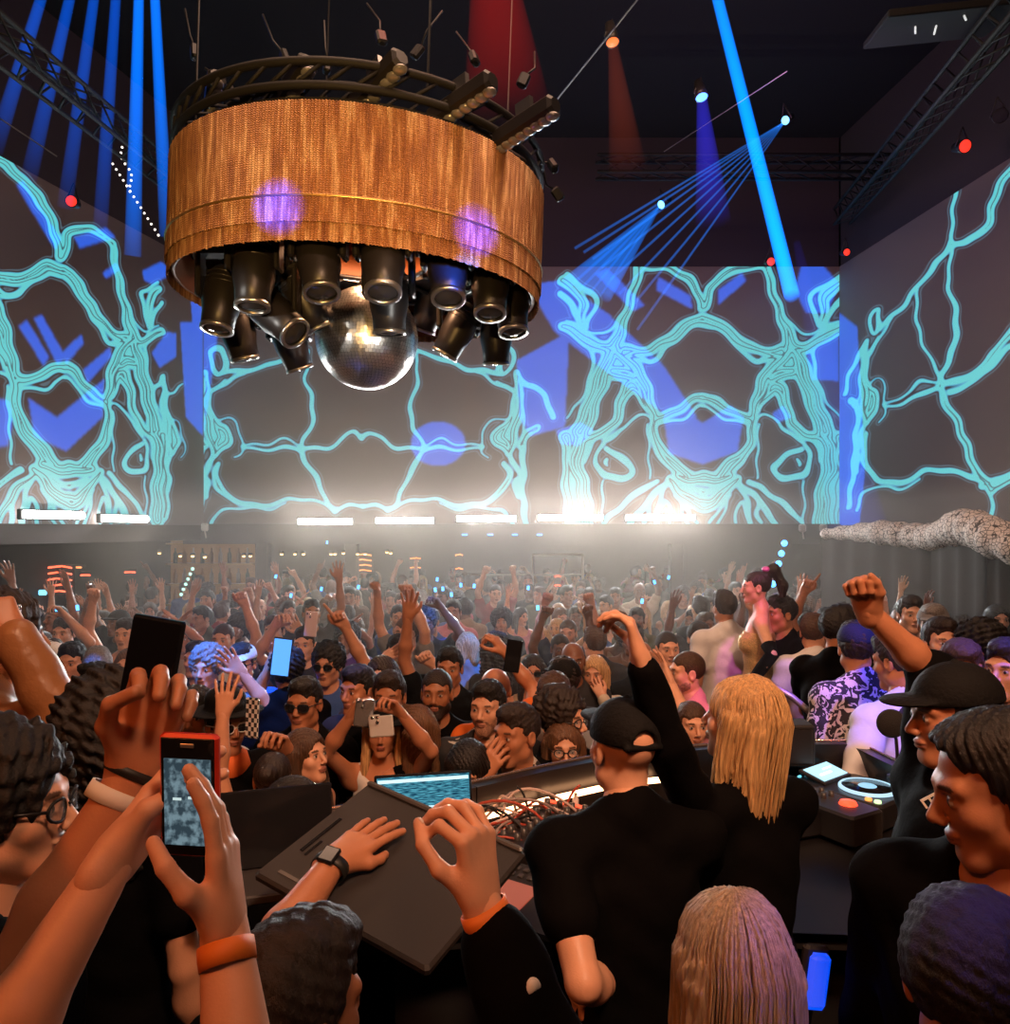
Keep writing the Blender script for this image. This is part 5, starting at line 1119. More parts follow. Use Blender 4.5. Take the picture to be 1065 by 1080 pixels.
MB().tube([(-w2, 0, -.3), (-w2, 0, .16), (w2, 0, .16)], .022, 8).obj('top_pipe', Mp, fr_, True); MB().tube([(w2, 0, .16), (w2, 0, -1.8)], .022, 8).obj('post', Mp, fr_, True); MB().tube([(-w2, 0, -.3), (-w2, 0, -1.8)], .022, 8).obj('post', Mp, fr_, True); MB().tube([(-1.5, 0, -.18), (w2, 0, -.18)], .016, 8).obj('crossbar', Mp, fr_, True)
for k, px in enumerate((490, 517, 543, 569)):
    t = thing('blue_marker_light', 'small blue light in the row of four on the dark ledge', 'lamp', P(px, 564, 11.9), group='row of four blue lights on the ledge'); MB().box((0, 0, 0), (.09, .03, .03), bev=.008).obj('lens', lit('ledge blue', (.05, .3, 1), 2.2), t); MB().box((0, .03, 0), (.11, .03, .05)).obj('casing', M_black, t)
for k, (px, py, lb) in enumerate(((150, 547, 'small pale clamp at the corner of the ledge by the side wall'), (216, 556, 'pale bracket under the corner of the picture walls'), (846, 557, 'pale clamp on the ledge below the busy picture'), (868, 557, 'pale clamp on the ledge beside the patterned drape'))):
    t = thing('bracket', lb, 'bracket', P(px, py, 11.4)); MB().box((0, 0, 0), (.1, .08, .12), bev=.02).obj('body', Mp, t); MB().tube([(0, 0, -.05), (.02, 0, -.16)], .012, 6).obj('hook', Mp, t)
# patterned drape roll and dark curtains
Mpat = pattern_cloth('patterned white cloth', 'voronoi', (.05, .04, .035), (.66, .54, .46), 26.)
pts = [P(868, 563, 9.4), P(895, 562, 9.0), P(930, 562, 8.4), P(960, 565, 8.0), P(985, 566, 7.6), P(1005, 559, 7.2), P(1022, 556, 6.9), P(1042, 564, 6.6), P(1065, 576, 6.3), P(1110, 594, 6.0)]
cs = cr([(p.x, p.y, p.z) for p in pts], 6); rr = [.05 + .08 * min(1, i / 12) + .012 * math.sin(i * 1.7) + (.03 if 30 < i < 46 else 0) for i in range(len(cs))]
MB().tube([tuple(c) for c in cs], rr, 18).obj('drape_roll', Mpat, None, True, label='long rolled patterned white drape sagging along the top of the dark curtains', cat='drape')
Mcur = mat('dark brown curtain', rgb(30, 18, 16), .95, var=.25, vscale=4)
def curtain(a, b2, z0, ztop, label, folds):
    V, Fs = [], []; n, rows = 90, 14
    for i in range(rows):
        for k in range(n):
            t = k / (n - 1); p = Vector(a).lerp(Vector(b2), t); zt = ztop(t); z = z0 + (zt - z0) * i / (rows - 1); am = .018 * (1 - .6 * i / rows)
            V.append((p.x + am * math.sin(t * folds * 6.28), p.y + am * math.cos(t * folds * 6.28 + 1.), z))
    i = np.arange(n * rows).reshape(rows, n); me = mesh_np('curtain', V, np.stack([i[:-1, :-1], i[:-1, 1:], i[1:, 1:], i[1:, :-1]], -1).reshape(-1, 4)); obj('curtain', me, Mcur, label=label, cat='curtain')
def ztop_of(lo, hi):
    return lambda t: float(np.interp(lo + (hi - lo) * t, np.arange(len(cs)), cs[:, 2])) - .05
def cpt(i): return (cs[i][0], cs[i][1] + .05, 0)
curtain(cpt(0), cpt(24), .0, ztop_of(0, 24), 'dark brown curtain hanging under the far part of the patterned drape', 5)
curtain(cpt(24), cpt(42), .0, ztop_of(24, 42), 'dark curtain with a tall arched bulge below the middle of the drape', 3)
curtain(cpt(43), (cs[-1][0], cs[-1][1] + .05, 0), .0, ztop_of(43, len(cs) - 1), 'brown curtain beside the frame edge under the nearest stretch of drape', 3)

rl = thing('guard_rail', 'dark guard rail behind the blonde performer catching magenta light', 'rail', P(800, 720, 3.75)); o_ = P(800, 720, 3.75)
MB().tube([P(800, 715, 3.75) - o_, P(835, 735, 3.7) - o_, P(882, 775, 3.6) - o_], .016, 8).obj('top_pipe', mat('rail metal', (.35, .3, .3), .35, .5), rl, True)
MB().tube([P(838, 765, 3.7) - o_, P(870, 790, 3.65) - o_], .012, 8).obj('lower_pipe', MATS['rail metal'], rl, True)
for px, py in ((820, 726), (862, 757)):
    a = P(px, py, 3.72) - o_; MB().tube([a, (a.x, a.y, -o_.z + .01)], .014, 8).obj('post', M_blackmetal, rl, True)
# ================================================================== the people around the booth
def wt(px, py, d, pose, palm, hint, hand=None):
    t = (P(px, py, d), pose, palm, hint, 'w'); return t + (hand,) if hand else t
M_band = mat('orange paper band', (.85, .22, .03), .6); M_white = mat('white band', (.8, .76, .7), .5); M_strap = mat('black strap', (.012, .012, .012), .5)
M_leather = mat('brown leather', (.30, .13, .05), .38, bump=.4, bscale=30, var=.2)
FINE = dict(res=.008, hres=.0034, fres=.0036)
# performer in the black cap, seen from behind
dj = person('performer from behind in black cap and black t-shirt at the mixing desk', px=660, top_y=735, d=1.79, floor=.4, face=14, head=(6, 0, 2), hair=None, cap=('backcap', 'black'), skin='fair', top=('tee', 'black'), wide=1.06,
            L=wt(640, 1036, 1.74, 'fist', (.6, .2, -1), (-.1, -1, -.1), (-.45, -.1, -.12)), Rr='lean', **FINE)
wo = person('blonde performer in a black top raising one arm high above the booth', px=786, top_y=709, d=1.95, floor=.4, face=22, head=(30, 6, 0), sex='f', hair=('verylong', 'blond'), skin='fair', top=('long', 'black'), nails=(.85, .78, .72), cuff=.17,
            L=wt(668, 674, 1.72, 'pinch', (-.9, .2, -.3), (.3, .2, -1), (-.22, .05, .8)), Rr='lean', **FINE)
# curtain of combed strands over the long blonde hair
def strands_over(p, seed, n, length, col, wave=.01, back=True):
    rnd = random.Random(seed); mb = MB()
    for k in range(n):
        a = rnd.uniform(-2.0, 2.0); r0 = rnd.uniform(.0, .6); lay = rnd.uniform(.965, 1.035); th = -math.pi / 2 + a; pts = []; rad = []
        ln = length * rnd.uniform(.8, 1.08); off = rnd.uniform(0, 6)
        for i in range(13):
            t = i / 12
            if t < .3:
                u = t / .3; el = math.pi / 2 * (1 - u) * (1 - r0 * .3); q = Vector((math.cos(el) * math.cos(th) * .090, math.cos(el) * math.sin(th) * .110 - .014, .042 + math.sin(el) * .094))
            else:
                u = (t - .3) / .7; x, y = math.cos(th) * .090, math.sin(th) * .110 - .014
                y = y * (1 - .15 * u) - (.01 + .012 * u if y < .02 else -.0) ; q = Vector((x * (1 + .22 * u) + wave * math.sin(u * 7 + off), y + wave * .6 * math.cos(u * 6 + off), .042 - u * ln))
            pts.append(q * lay); rad.append(.0023 * (1 - .7 * t ** 2) + .0004)
        mb.tube(pts, rad, 4, False)
    o = mb.obj('hair_strands', M_hair_long, p['o'], True, color=HC[col]); o.matrix_basis = p['MH']
strands_over(wo, 3, 420, .54, 'blond', .008)
lb = person('long ash blonde hair seen from behind at the bottom, below the booth performers', px=775, top_y=937, d=1.1, floor=.4, face=4, sex='f', hair=('verylong', 'ash'), skin='light', top=('tank', 'wine'), L='down', Rr='down', **FINE)
strands_over(lb, 8, 420, .44, 'ash', .004)
cm = person('man in a black cap and black jacket, profile, one fist raised beside the booth', px=1014, top_y=697, d=1.82, floor=.4, face=88, head=(0, -4, 0), hair=('buzz', 'dark'), cap=('cap', 'black'), skin='tan', top=('jacket', 'black'), cuff=.9,
            Rr=wt(916, 645, 2.02, 'fist', (-.6, -.7, 0), (1, .2, -.6), (-.2, -.05, .7)), L='down', **FINE)
nm_ = person('man with slicked dark hair looking down, black zip jacket and silver chain', px=1060, top_y=744, d=1.24, floor=.4, face=128, head=(-52, -14, 0), hair=('slick', 'black'), skin='tan', top=('jacket', 'black'), L='lean', Rr='down', **FINE)
br = person('man with cropped dark hair lit blue, at the bottom corner, his ear showing', px=1020, top_y=944, d=.96, floor=.35, face=-48, head=(0, -14, -8), hair=('fade', 'black'), skin='tan', top=('tee', 'black'), **FINE)
gm = person('man with short dark hair at the bottom reaching his watch arm onto the black lid', px=303, top_y=973, d=1.02, floor=.2, face=-14, head=(-24, -6, 0), hair=('short', 'dark'), skin='tan', top=('tee', 'black'),
            L=(plane_hit(352, 925) + Nn * .035, 'flat', tuple(-Nn), (-1, -.2, .15), 'w', tuple((plane_hit(418, 868) - plane_hit(352, 925)).normalized() - Nn * .05)), Rr='down', **FINE)
wrist_ring(gm, 'L', .012, .030, .022, M_strap, 'watch_strap')
Wr, Mh, E, Sh = gm['L']; F_ = Matrix.Translation(Wr - (Wr - E).normalized() * .012) @ frame_z((Wr - E), Mh.to_3x3() @ Vector((0, 1, 0))).to_4x4()
on_person(gm, 'watch', MB().box((0, -.031, 0), (.036, .010, .040), bev=.004), M_gloss, F_, False)
# hands raised close to the camera
ba = person('person at the edge holding up a black phone, dark bracelet and white wristband', loc=(-.63, .78, .4), h=1.8, face=6, hair=('short', 'dark'), skin='tan', top=('tee', 'black'),
            L=wt(142, 812, 1.0, 'phone', (.45, -.85, -.1), (-.3, -.3, -1), (.09, .05, .32)), Rr='down', **FINE)
wrist_ring(ba, 'L', .004, .0285, .012, M_strap, 'bracelet'); wrist_ring(ba, 'L', .036, .0310, .020, M_white, 'wristband', label='white wristband')
phone_obj('black smartphone with dark screen held up highest by the tanned hand', P(158, 712, 1.04), (.15, 1, .1), (.16, .05, 1), size=(.076, .155, .009), screen=mat('dark screen', (.006, .006, .007), .08))
rp_ = person('person filming with a red cased phone in both hands, orange wristband', loc=(-.33, .5, .4), h=1.72, face=-4, head=(-12, 6, 0), sex='m', hair=('buzz', 'dark'), skin='fair', top=('tee', 'black'),
            L=wt(116, 912, .90, 'edge', (.95, -.2, -.15), (-.6, -.3, -1), (.30, .75, .52)), Rr=wt(236, 976, .86, 'edge', (-1, -.1, 0), (.3, -.4, -1), (-.03, .07, .6)), **FINE)
wrist_ring(rp_, 'R', .030, .0310, .024, M_band, 'wristband', label='orange wristband')
M_case = mat('red phone case', (.75, .045, .02), .4)
red = phone_obj('red cased phone filming the show, held upright in two hands near the frame edge', P(201, 838, .91), (.05, 1, .10), (.03, -.10, 1), size=(.070, .148, .012), case=M_case)
MB().box((0, -.0065, 0), (.063, .002, .141), bev=.0008).obj('glass_front', M_gloss, red)
sc_ = MB().box((0, -.0080, -.006), (.055, .001, .104)).obj('screen', screen_glow('filming preview', (.030, .050, .065), (.16, .24, .28), 5, 1.0, (1, 1, 1.6)), red)
for x, z in ((-.012, .004), (.006, .006), (.018, .003)): MB().box((x, -.0088, z - .006), (.010, .0006, .003)).obj('light_spot', lit('preview highlight', (.6, .8, .8), .9), sc_)
MB().box((0, -.0082, .062), (.016, .001, .005), bev=.0004).obj('speaker_slot', mat('silver slot', (.5, .48, .45), .3, .8), red)
ri = person('raised pinched hand with pale nails and an orange band, black cuff with a white button', loc=(-.07, .64, .4), h=1.62, face=8, sex='f', hair=('tied', 'dark'), skin='fair', top=('jacket', 'black'), nails=(.82, .72, .66), cuff=.24,
            Rr=wt(507, 950, .885, 'pinch', (-.8, .5, -.1), (.4, -.3, -1), (-.05, .06, .6)), L='down', **FINE)
wrist_ring(ri, 'R', .018, .0275, .022, M_band, 'wristband', label='orange wristband')
Wr, Mh, E, Sh = ri['R']; cpos = Wr + (E - Wr) * .34; fl = (ri['W'].inverted().to_3x3() @ Vector((.55, -.8, 0))).normalized()
on_person(ri, 'cuff_button', MB().lathe([(0, .008), (.009, .007), (.011, .0), (0, -.002)], n=18), mat('white button', (.75, .72, .7), .3), Matrix.Translation(cpos + fl * .052) @ look(fl).to_4x4())
# jacket marks
def text_mesh(txt, size, m, parent, M, name='lettering'):
    c = bpy.data.curves.new(name, 'FONT'); c.body = txt; c.size = size; c.extrude = .0015; c.align_x = 'CENTER'; o = bpy.data.objects.new(name, c); COL.objects.link(o); dg = bpy.context.evaluated_depsgraph_get()
    me = bpy.data.meshes.new_from_object(o.evaluated_get(dg)); bpy.data.objects.remove(o); me.materials.append(m); q = obj(name, me, None, parent); q.matrix_basis = M; return q
wv = cm['W'].inverted()
def facing_mark(p, loc, normal, up):
    z = Vector(normal).normalized(); y = Vector(up); y = (y - z * y.dot(z)).normalized(); x = y.cross(z); return p['W'].inverted() @ (Matrix.Translation(loc) @ Matrix((x, y, z)).transposed().to_4x4())
text_mesh('EEN', .052, mat('white print', (.75, .68, .62), .6), cm['o'], facing_mark(cm, P(984, 863, 1.66), (-.5, -1, .1), (.85, 0, .52)))
on_person(nm_, 'zipper', MB().tube([Vector((-.01, .139 + .006 * math.sin(t * 3), 1.44 - .40 * t)) for t in np.linspace(0, 1, 9)], .0032, 6), M_chrome, Matrix.Identity(4))
on_person(nm_, 'chain', MB().tube([Vector((-.075 + .15 * t, .150 - .03 * (2 * t - 1) ** 2, 1.33 + .10 * (2 * t - 1) ** 2)) for t in np.linspace(0, 1, 13)], .0026, 6), M_chrome, Matrix.Identity(4))
# left edge
person('man in profile with thin glasses and curly black hair at the frame edge', px=-6, top_y=768, d=1.25, floor=.4, face=-82, hair=('curly', 'black'), skin='fair', glass=('eye',), top=('tee', 'black'), **FINE)
person('big mop of black curls seen from behind in front of the raised phone arm', px=118, top_y=722, d=1.72, floor=.4, face=-6, hair=('bigcurl', 'black'), skin='light', top=('tee', 'black'), sex='f', **FINE)
oj = person('tall clubber in a brown leather jacket with a bent raised arm at the frame edge', px=-2, top_y=626, d=2.35, floor=.4, face=-60, head=(10, 0, 0), hair=('curly', 'dark'), skin='tan', top=('jacket', 'brown'), topmat=M_leather,
       Rr=wt(14, 668, 2.05, 'fist', (-.5, .5, 0), (1, -.2, -.5)), L='chest', res=.009, hres=.004, fres=.0045)
# ================================================================== dancer and the people on the riser
M_glit = mat('gold glitter fabric', (.75, .48, .2), .35, .7, bump=1., bscale=160, var=.5, vscale=90)
da = person('dancer on the podium in a gold glitter corset, black gloves and high ponytail', px=800, top_y=600, d=5.0, floor=.55, face=72, head=(8, 0, 0), sex='f', hair=('pony', 'dark'), skin='fair', top=('corset', 'sand'), topmat=M_glit, L='hip', Rr='hip', res=.009, hres=.004, fres=.005)
gl = MB(); Wr, Mh, E, Sh = da['L']; gl.tube([E.lerp(Sh, .3), E, E.lerp(Wr, .6), Wr], [.05, .046, .042, .036], 12); on_person(da, 'glove', gl, M_cloth, Matrix.Identity(4), color=TC['black'])
hb = MB().ball((0, -.07, .14), .03, 12, 8, (1.6, 1, .8)); on_person(da, 'hair_bow', hb, mat('pink bow', (.75, .12, .5), .5), da['MH'])
RF = dict(floor=.25, res=.010, hres=.0046, fres=.0055)
def C(px, ty, label, face=180, **k):
    return person(label, px=px, top_y=ty, face=face, **k)
C(765, 622, 'man from behind in a white t-shirt next to the gold corset dancer', 12, hair=('short', 'dark'), top=('tee', 'white'), wide=1.1, **RF)
C(826, 627, 'man in black t-shirt in profile, just behind the dancer\'s ponytail', 100, top=('tee', 'black'), hair=('short', 'black'), **RF)
C(858, 646, 'man from behind in a pale t-shirt lit lilac, beside the black t-shirt', -14, head=(-10, 0, 0), top=('tee', 'white'), hair=('fade', 'brown'), skin='fair', d=4.75, **RF)
C(884, 637, 'stocky man in a black t-shirt with fade haircut turned sideways, arms folded', -60, head=(-14, 0, 0), top=('tee', 'black'), hair=('fade', 'black'), skin='olive', wide=1.1, L='chest', Rr='chest', d=3.95, **RF)
C(872, 640, 'dark haired person pointing up behind the lilac lit man', 160, top=('tee', 'black'), hair=('short', 'black'), Rr='uppt', L='down', d=5.4, floor=.25, res=.011, hres=.005)
M_swirl = pattern_cloth('black swirl print', 'noise', (.02, .02, .022), (.62, .58, .56), 26)
C(905, 655, 'person in a navy cap and white shirt with black swirl print', 8, head=(-20, 0, 0), hair=('short', 'dark'), cap=('cap', 'navy'), top=('tee', 'white'), topmat=M_swirl, **RF)
C(950, 666, 'broad person in a white long sleeve lit blue behind the microphone disc', 30, head=(0, -10, 0), hair=('short', 'dark'), top=('long', 'white'), wide=1.28, L='hip', Rr='down', **RF)
C(959, 627, 'smiling man in black t-shirt standing before the dark curtain', 172, hair=('short', 'dark'), skin='fair', top=('tee', 'black'), **RF)
C(992, 650, 'man with dark hair gazing aside, behind the cap man', 160, head=(14, 4, 0), hair=('short', 'dark'), skin='fair', top=('tee', 'grey'), beard='stubble', **RF)
C(1012, 672, 'man with receding hair, only forehead visible above the black cap', 168, head=(-8, -8, 0), hair=('fade', 'brown'), skin='light', top=('tee', 'char'), **RF)
C(984, 636, 'person in a grey cap by the curtain, face in shade', 150, hair=('short', 'grey'), cap=('cap', 'grey'), top=('tee', 'char'), **RF)
C(1034, 655, 'back of a dark head beside the smiling face at the frame edge', 60, hair=('curly', 'black'), top=('tee', 'black'), **RF)
C(1052, 636, 'smiling woman with dark hair at the frame edge by the curtain', 150, head=(20, 0, 0), sex='f', hair=('long', 'black'), skin='fair', top=('tee', 'navy'), **RF)
C(1066, 672, 'person at the frame edge holding out a hand, sleeve lit violet and blue', 120, hair=('short', 'dark'), skin='fair', top=('long', 'white'), L='chest', Rr='chest', **RF)
C(798, 664, 'person in an orange top seen from behind, below the dancer', 10, hair=('bun', 'dark'), sex='f', top=('tee', 'orange'), floor=0, res=.011, hres=.005)
# ================================================================== the front of the crowd, placed one by one
NR = dict(res=.010, hres=.0045, fres=.0052)
hm = C(237, 730, 'man in a wide black hat and white sunglasses holding up a patterned phone', -138, hair=('short', 'black'), cap=('hat', 'black'), glass=('sun', (.8, .78, .75)), skin='tan', top=('tee', 'black'), L='phone', Rr='down', **NR)
on_person(hm, 'bandana', MB().lathe([(.075, -.06), (.10, -.02), (.085, .03), (.065, .045)], n=24), mat('orange bandana', (.85, .17, .03), .7), Matrix.Translation((0, .01, 1.485)))
phone_obj('phone in a black and white patterned case, held beside the wide black hat', P(266, 757, 2.95), (.55, .8, 0), (0, .1, 1), case=pattern_cloth('black white case', 'check', (.02, .02, .02), (.7, .68, .65), 60.))
up1 = C(287, 790, 'woman from behind with a bare forearm stretched up to film, thin bracelet', 4, sex='f', hair=('tied', 'dark'), skin='light', top=('tank', 'black'), L='up', Rr='down', d=2.9, res=.010, hres=.0045, fres=.005)
C(322, 712, 'man in black t-shirt and wraparound sunglasses with flat top hair', 178, head=(-6, 0, 0), hair=('fade', 'black'), glass=('sun',), skin='tan', top=('tee', 'black'), **NR)
C(320, 765, 'woman with long brown hair in profile gazing up at the booth', -118, head=(0, 10, 0), sex='f', hair=('long', 'brown'), skin='fair', top=('tank', 'wine'), L='down', Rr='down', **NR)
C(308, 815, 'woman with straight black hair smiling behind the tilted lid', -108, head=(0, 6, 0), sex='f', hair=('long', 'black'), skin='fair', top=('tee', 'black'), L='chin', Rr='down', **NR)
C(347, 678, 'man with black sunglasses and blue lit shirt, finger pointing up', 172, hair=('curly', 'black'), glass=('sun',), skin='light', top=('tee', 'blue'), L='uppt', Rr='bent', **NR)
C(411, 706, 'bearded man with short brown hair in a black t-shirt facing the booth', 178, hair=('short', 'dark'), beard='full', skin='tan', top=('tee', 'black'), **NR)
tw = C(404, 742, 'woman in a white tank top and dark hat filming with two phones', 182, sex='f', hair=('long', 'blond'), cap=('hat', 'black'), skin='tan', top=('tank', 'white'), L='phoneup', Rr='phoneup', **NR)
phone_obj('phone with big camera lenses held up beside the face of the white tank top woman', P(384, 752, 2.85), (.1, -1, 0), (.1, .1, 1), size=(.070, .10, .01), body=mat('mirror phone', (.5, .46, .42), .2, .8))
phone_obj('phone glinting white, the lower one held by the woman in white tank top', P(402, 766, 2.8), (-.1, -1, .1), (-.1, .1, 1), size=(.090, .075, .01), body=mat('white phone', (.75, .72, .68), .25, .3))
C(441, 741, 'woman with long light brown hair turned away beside the two phones', 26, sex='f', hair=('wavy', 'chest'), skin='light', top=('tank', 'black'), **NR)
C(421, 668, 'man in eyeglasses and black shirt shading his brow with a hand', 176, hair=('short', 'dark'), glass=('eye', (.02, .02, .02)), skin='fair', top=('tee', 'black'), Rr='face', L='bentf', **NR)
C(403, 690, 'person with long dark hair and sunglasses behind the bearded man', 176, hair=('long', 'dark'), glass=('sun',), skin='fair', top=('tee', 'brown'), **NR)
C(461, 703, 'man with shaved head and dark goatee in a black t-shirt', 180, head=(-4, 3, 0), hair=('buzz', 'dark'), beard='full', skin='olive', top=('tee', 'black'), **NR)
C(474, 681, 'laughing dark haired man with one bare arm thrust straight up', 176, hair=('short', 'black'), skin='tan', top=('tee', 'black'), Rr='up', L='down', **NR)
C(493, 665, 'blonde bob seen from behind above a pale grey top with a strap', 6, sex='f', hair=('bob', 'blond'), skin='fair', top=('tee', 'grey'), **NR)
C(523, 671, 'dark curly head seen from behind next to the blonde bob', 10, sex='f', hair=('bigcurl', 'dark'), skin='tan', top=('tee', 'char'), **NR)
C(562, 688, 'woman with long dark hair and sunglasses, bare shoulders', 178, sex='f', hair=('wavy', 'dark'), glass=('sun',), skin='tan', top=('tank', 'sand'), **NR)
ob = C(523, 702, 'bald man in an orange shirt lifting a dark phone', 20, hair=None, skin='tan', top=('tee', 'orange'), Rr='phoneup', L='down', **NR)
phone_obj('dark phone lifted over the bald orange shirted man', P(541, 692, 3.6), (0, 1, .1), (.15, 0, 1), group=None)
Mprint = pattern_cloth('black print shirt', 'noise', (.012, .011, .012), (.4, .36, .33), 14); Mprint.node_tree.nodes['Color Ramp'].color_ramp.elements[1].position = .66
C(515, 715, 'heavy set man with short beard in a printed black t-shirt', 174, head=(-14, 0, 0), hair=('fade', 'black'), beard='stubble', skin='fair', top=('tee', 'black'), topmat=Mprint, wide=1.15, **NR)
C(546, 739, 'young man in a black and white checked shirt, hand at his chest', 160, head=(-24, 0, 0), hair=('fade', 'dark'), skin='tan', top=('tee', 'white'), topmat=pattern_cloth('checked flannel', 'check', (.02, .018, .018), (.5, .45, .4), 14.), Rr='chin', L='down', **NR)
C(590, 726, 'man with shaggy dark hair and eyeglasses turned to the side', -125, hair=('curly', 'dark'), glass=('eye',), skin='fair', top=('tee', 'black'), **NR)
C(594, 757, 'smiling woman in eyeglasses and a grey hoodie behind the console rim', 182, sex='f', hair=('long', 'chest'), glass=('eye',), skin='fair', top=('hood', 'char'), **NR)
C(496, 777, 'woman with black hair bowing her head behind the blue laptop', 150, head=(20, -22, 0), sex='f', hair=('long', 'black'), skin='light', top=('tee', 'black'), **NR)
C(627, 689, 'blonde woman holding a flat hand before her chest', 172, head=(-10, -6, 0), sex='f', hair=('long', 'blond'), skin='fair', top=('long', 'cream'), L='chin', Rr='down', **NR)
C(628, 660, 'man from behind with a fresh short haircut and dark collar', 20, hair=('fade', 'brown'), skin='fair', top=('jacket', 'char'), **NR)
C(596, 693, 'dark flat cap seen from behind in front of the sunglasses woman', 20, hair=('short', 'dark'), cap=('cap', 'black'), top=('tee', 'char'), **NR)
C(586, 707, 'short brown hair of a man looking down near the shaggy haired man', 150, head=(10, -20, 0), hair=('short', 'brown'), skin='fair', top=('tee', 'grey'), **NR)
C(703, 664, 'serious man with buzz cut in a black tank top', 186, hair=('buzz', 'dark'), skin='fair', top=('tank', 'black'), **NR)
C(727, 685, 'balding man in a pink lit shirt stretching one arm out in profile', 96, hair=('buzz', 'brown'), beard='stubble', skin='fair', top=('tee', 'pink'), L='bent', Rr='down', **NR)
C(729, 736, 'woman with tied brown hair peeking past the raised black sleeve', 184, sex='f', hair=('tied', 'brown'), skin='fair', top=('tee', 'wine'), **NR)
C(756, 670, 'woman with long black hair standing in front of the white t-shirt man', 176, sex='f', hair=('long', 'black'), skin='light', top=('tee', 'black'), **NR)
C(604, 675, 'bald man with beard behind the short haircut man', 180, hair=None, skin='brown', beard='stubble', top=('tee', 'char'), d=4.9, **NR)
C(676, 674, 'man with bald head half hidden behind the raised black sleeve', 184, hair=None, skin='olive', top=('tee', 'black'), d=5.0, **NR)
C(736, 655, 'person waving under a bright blue disc of light', 186, hair=('short', 'dark'), skin='light', top=('tee', 'grey'), L='wave', **NR)
# left side, in blue light
C(103, 697, 'young man with quiff hair gazing sideways behind the black curls', 196, head=(-24, 0, 0), hair=('quiff', 'black'), skin='light', top=('tee', 'black'), **NR)
C(52, 706, 'woman in a dark maroon top smiling under the leather jacket arm', 176, sex='f', hair=('tied', 'dark'), skin='light', top=('long', 'wine'), **NR)
C(52, 674, 'person with a cap lit bright blue, seen from behind', 14, hair=('short', 'dark'), cap=('cap', 'white'), top=('tee', 'white'), **NR)
C(77, 676, 'round faced man in dark shirt next to the blue lit cap', 186, hair=('short', 'black'), skin='light', top=('tee', 'navy'), **NR)
C(103, 682, 'person with a white headband turned away beside the quiff haired man', 30, hair=('short', 'grey'), skin='fair', top=('tee', 'char'), d=4.6, **NR)
C(136, 682, 'hooded person clapping, violet light on the hood', 184, sex='f', hair=('long', 'chest'), skin='fair', top=('hood', 'char'), L='clap', Rr='clap', **NR)
C(219, 681, 'person lit bright blue with hands lifted beside the face', 178, hair=('curly', 'grey'), skin='light', top=('tee', 'grey'), L='bent', Rr='bentf', **NR)
C(236, 656, 'shaven headed man glowing violet with one fist raised', 180, hair=('buzz', 'brown'), skin='fair', top=('tee', 'white'), L='upf', Rr='down', **NR)
C(256, 677, 'man in blue lit cap and dark goggles, blue glints on his shirt', 180, cap=('cap', 'white'), glass=('sun',), hair=('short', 'dark'), skin='light', top=('tee', 'blue'), **NR)
C(207, 722, 'man with a pale collar half hidden behind the red phone', 186, hair=('short', 'black'), skin='tan', top=('tee', 'white'), **NR)
C(134, 651, 'man with bare neck and one fist punched up, mid floor', 182, hair=('short', 'dark'), skin='fair', top=('tank', 'char'), Rr='upf', **NR)
C(69, 650, 'person with both hands up framing a small phone, blue lights behind', 182, hair=('short', 'dark'), skin='fair', top=('tee', 'grey'), L='phoneup', Rr='phoneup', **NR)
C(290, 648, 'man with arm up, pale wrist, beside the second corner of the crowd', 178, hair=('short', 'brown'), skin='fair', top=('tee', 'brown'), Rr='bentf', L='bent', **NR)
C(303, 684, 'dark round head seen from behind in front of the flat top man', 8, hair=('curly', 'black'), skin='brown', top=('tee', 'black'), **NR)
C(380, 700, 'person with dark hair and cap looking down behind the long haired woman', 150, hair=('short', 'black'), skin='tan', top=('tee', 'char'), d=3.9, **NR)
fl_ = C(322, 660, 'person lifting a pale phone over the pointing man', 178, hair=('short', 'dark'), skin='fair', top=('tee', 'char'), Rr='phoneup', **NR)
phone_obj('pale phone raised above the man with pointing finger', P(328, 658, 4.6), (0, -1, 0), (.1, 0, 1), body=mat('pink phone', (.7, .55, .55), .3))
phone_obj('phone glowing blue raised beside the bare forearm', P(297, 693, 3.0), (0, 1, 0), (.12, 0, 1), screen=lit('blue phone glow', (.05, .3, .9), 1.6), case=M_strap)
phone_obj('small white phone filming at the edge, before the leather jacket clubber', P(18, 655, 2.2), (1, .3, 0), (.05, 0, 1), size=(.05, .09, .008), body=mat('white phone', (.75, .72, .68), .25, .3))
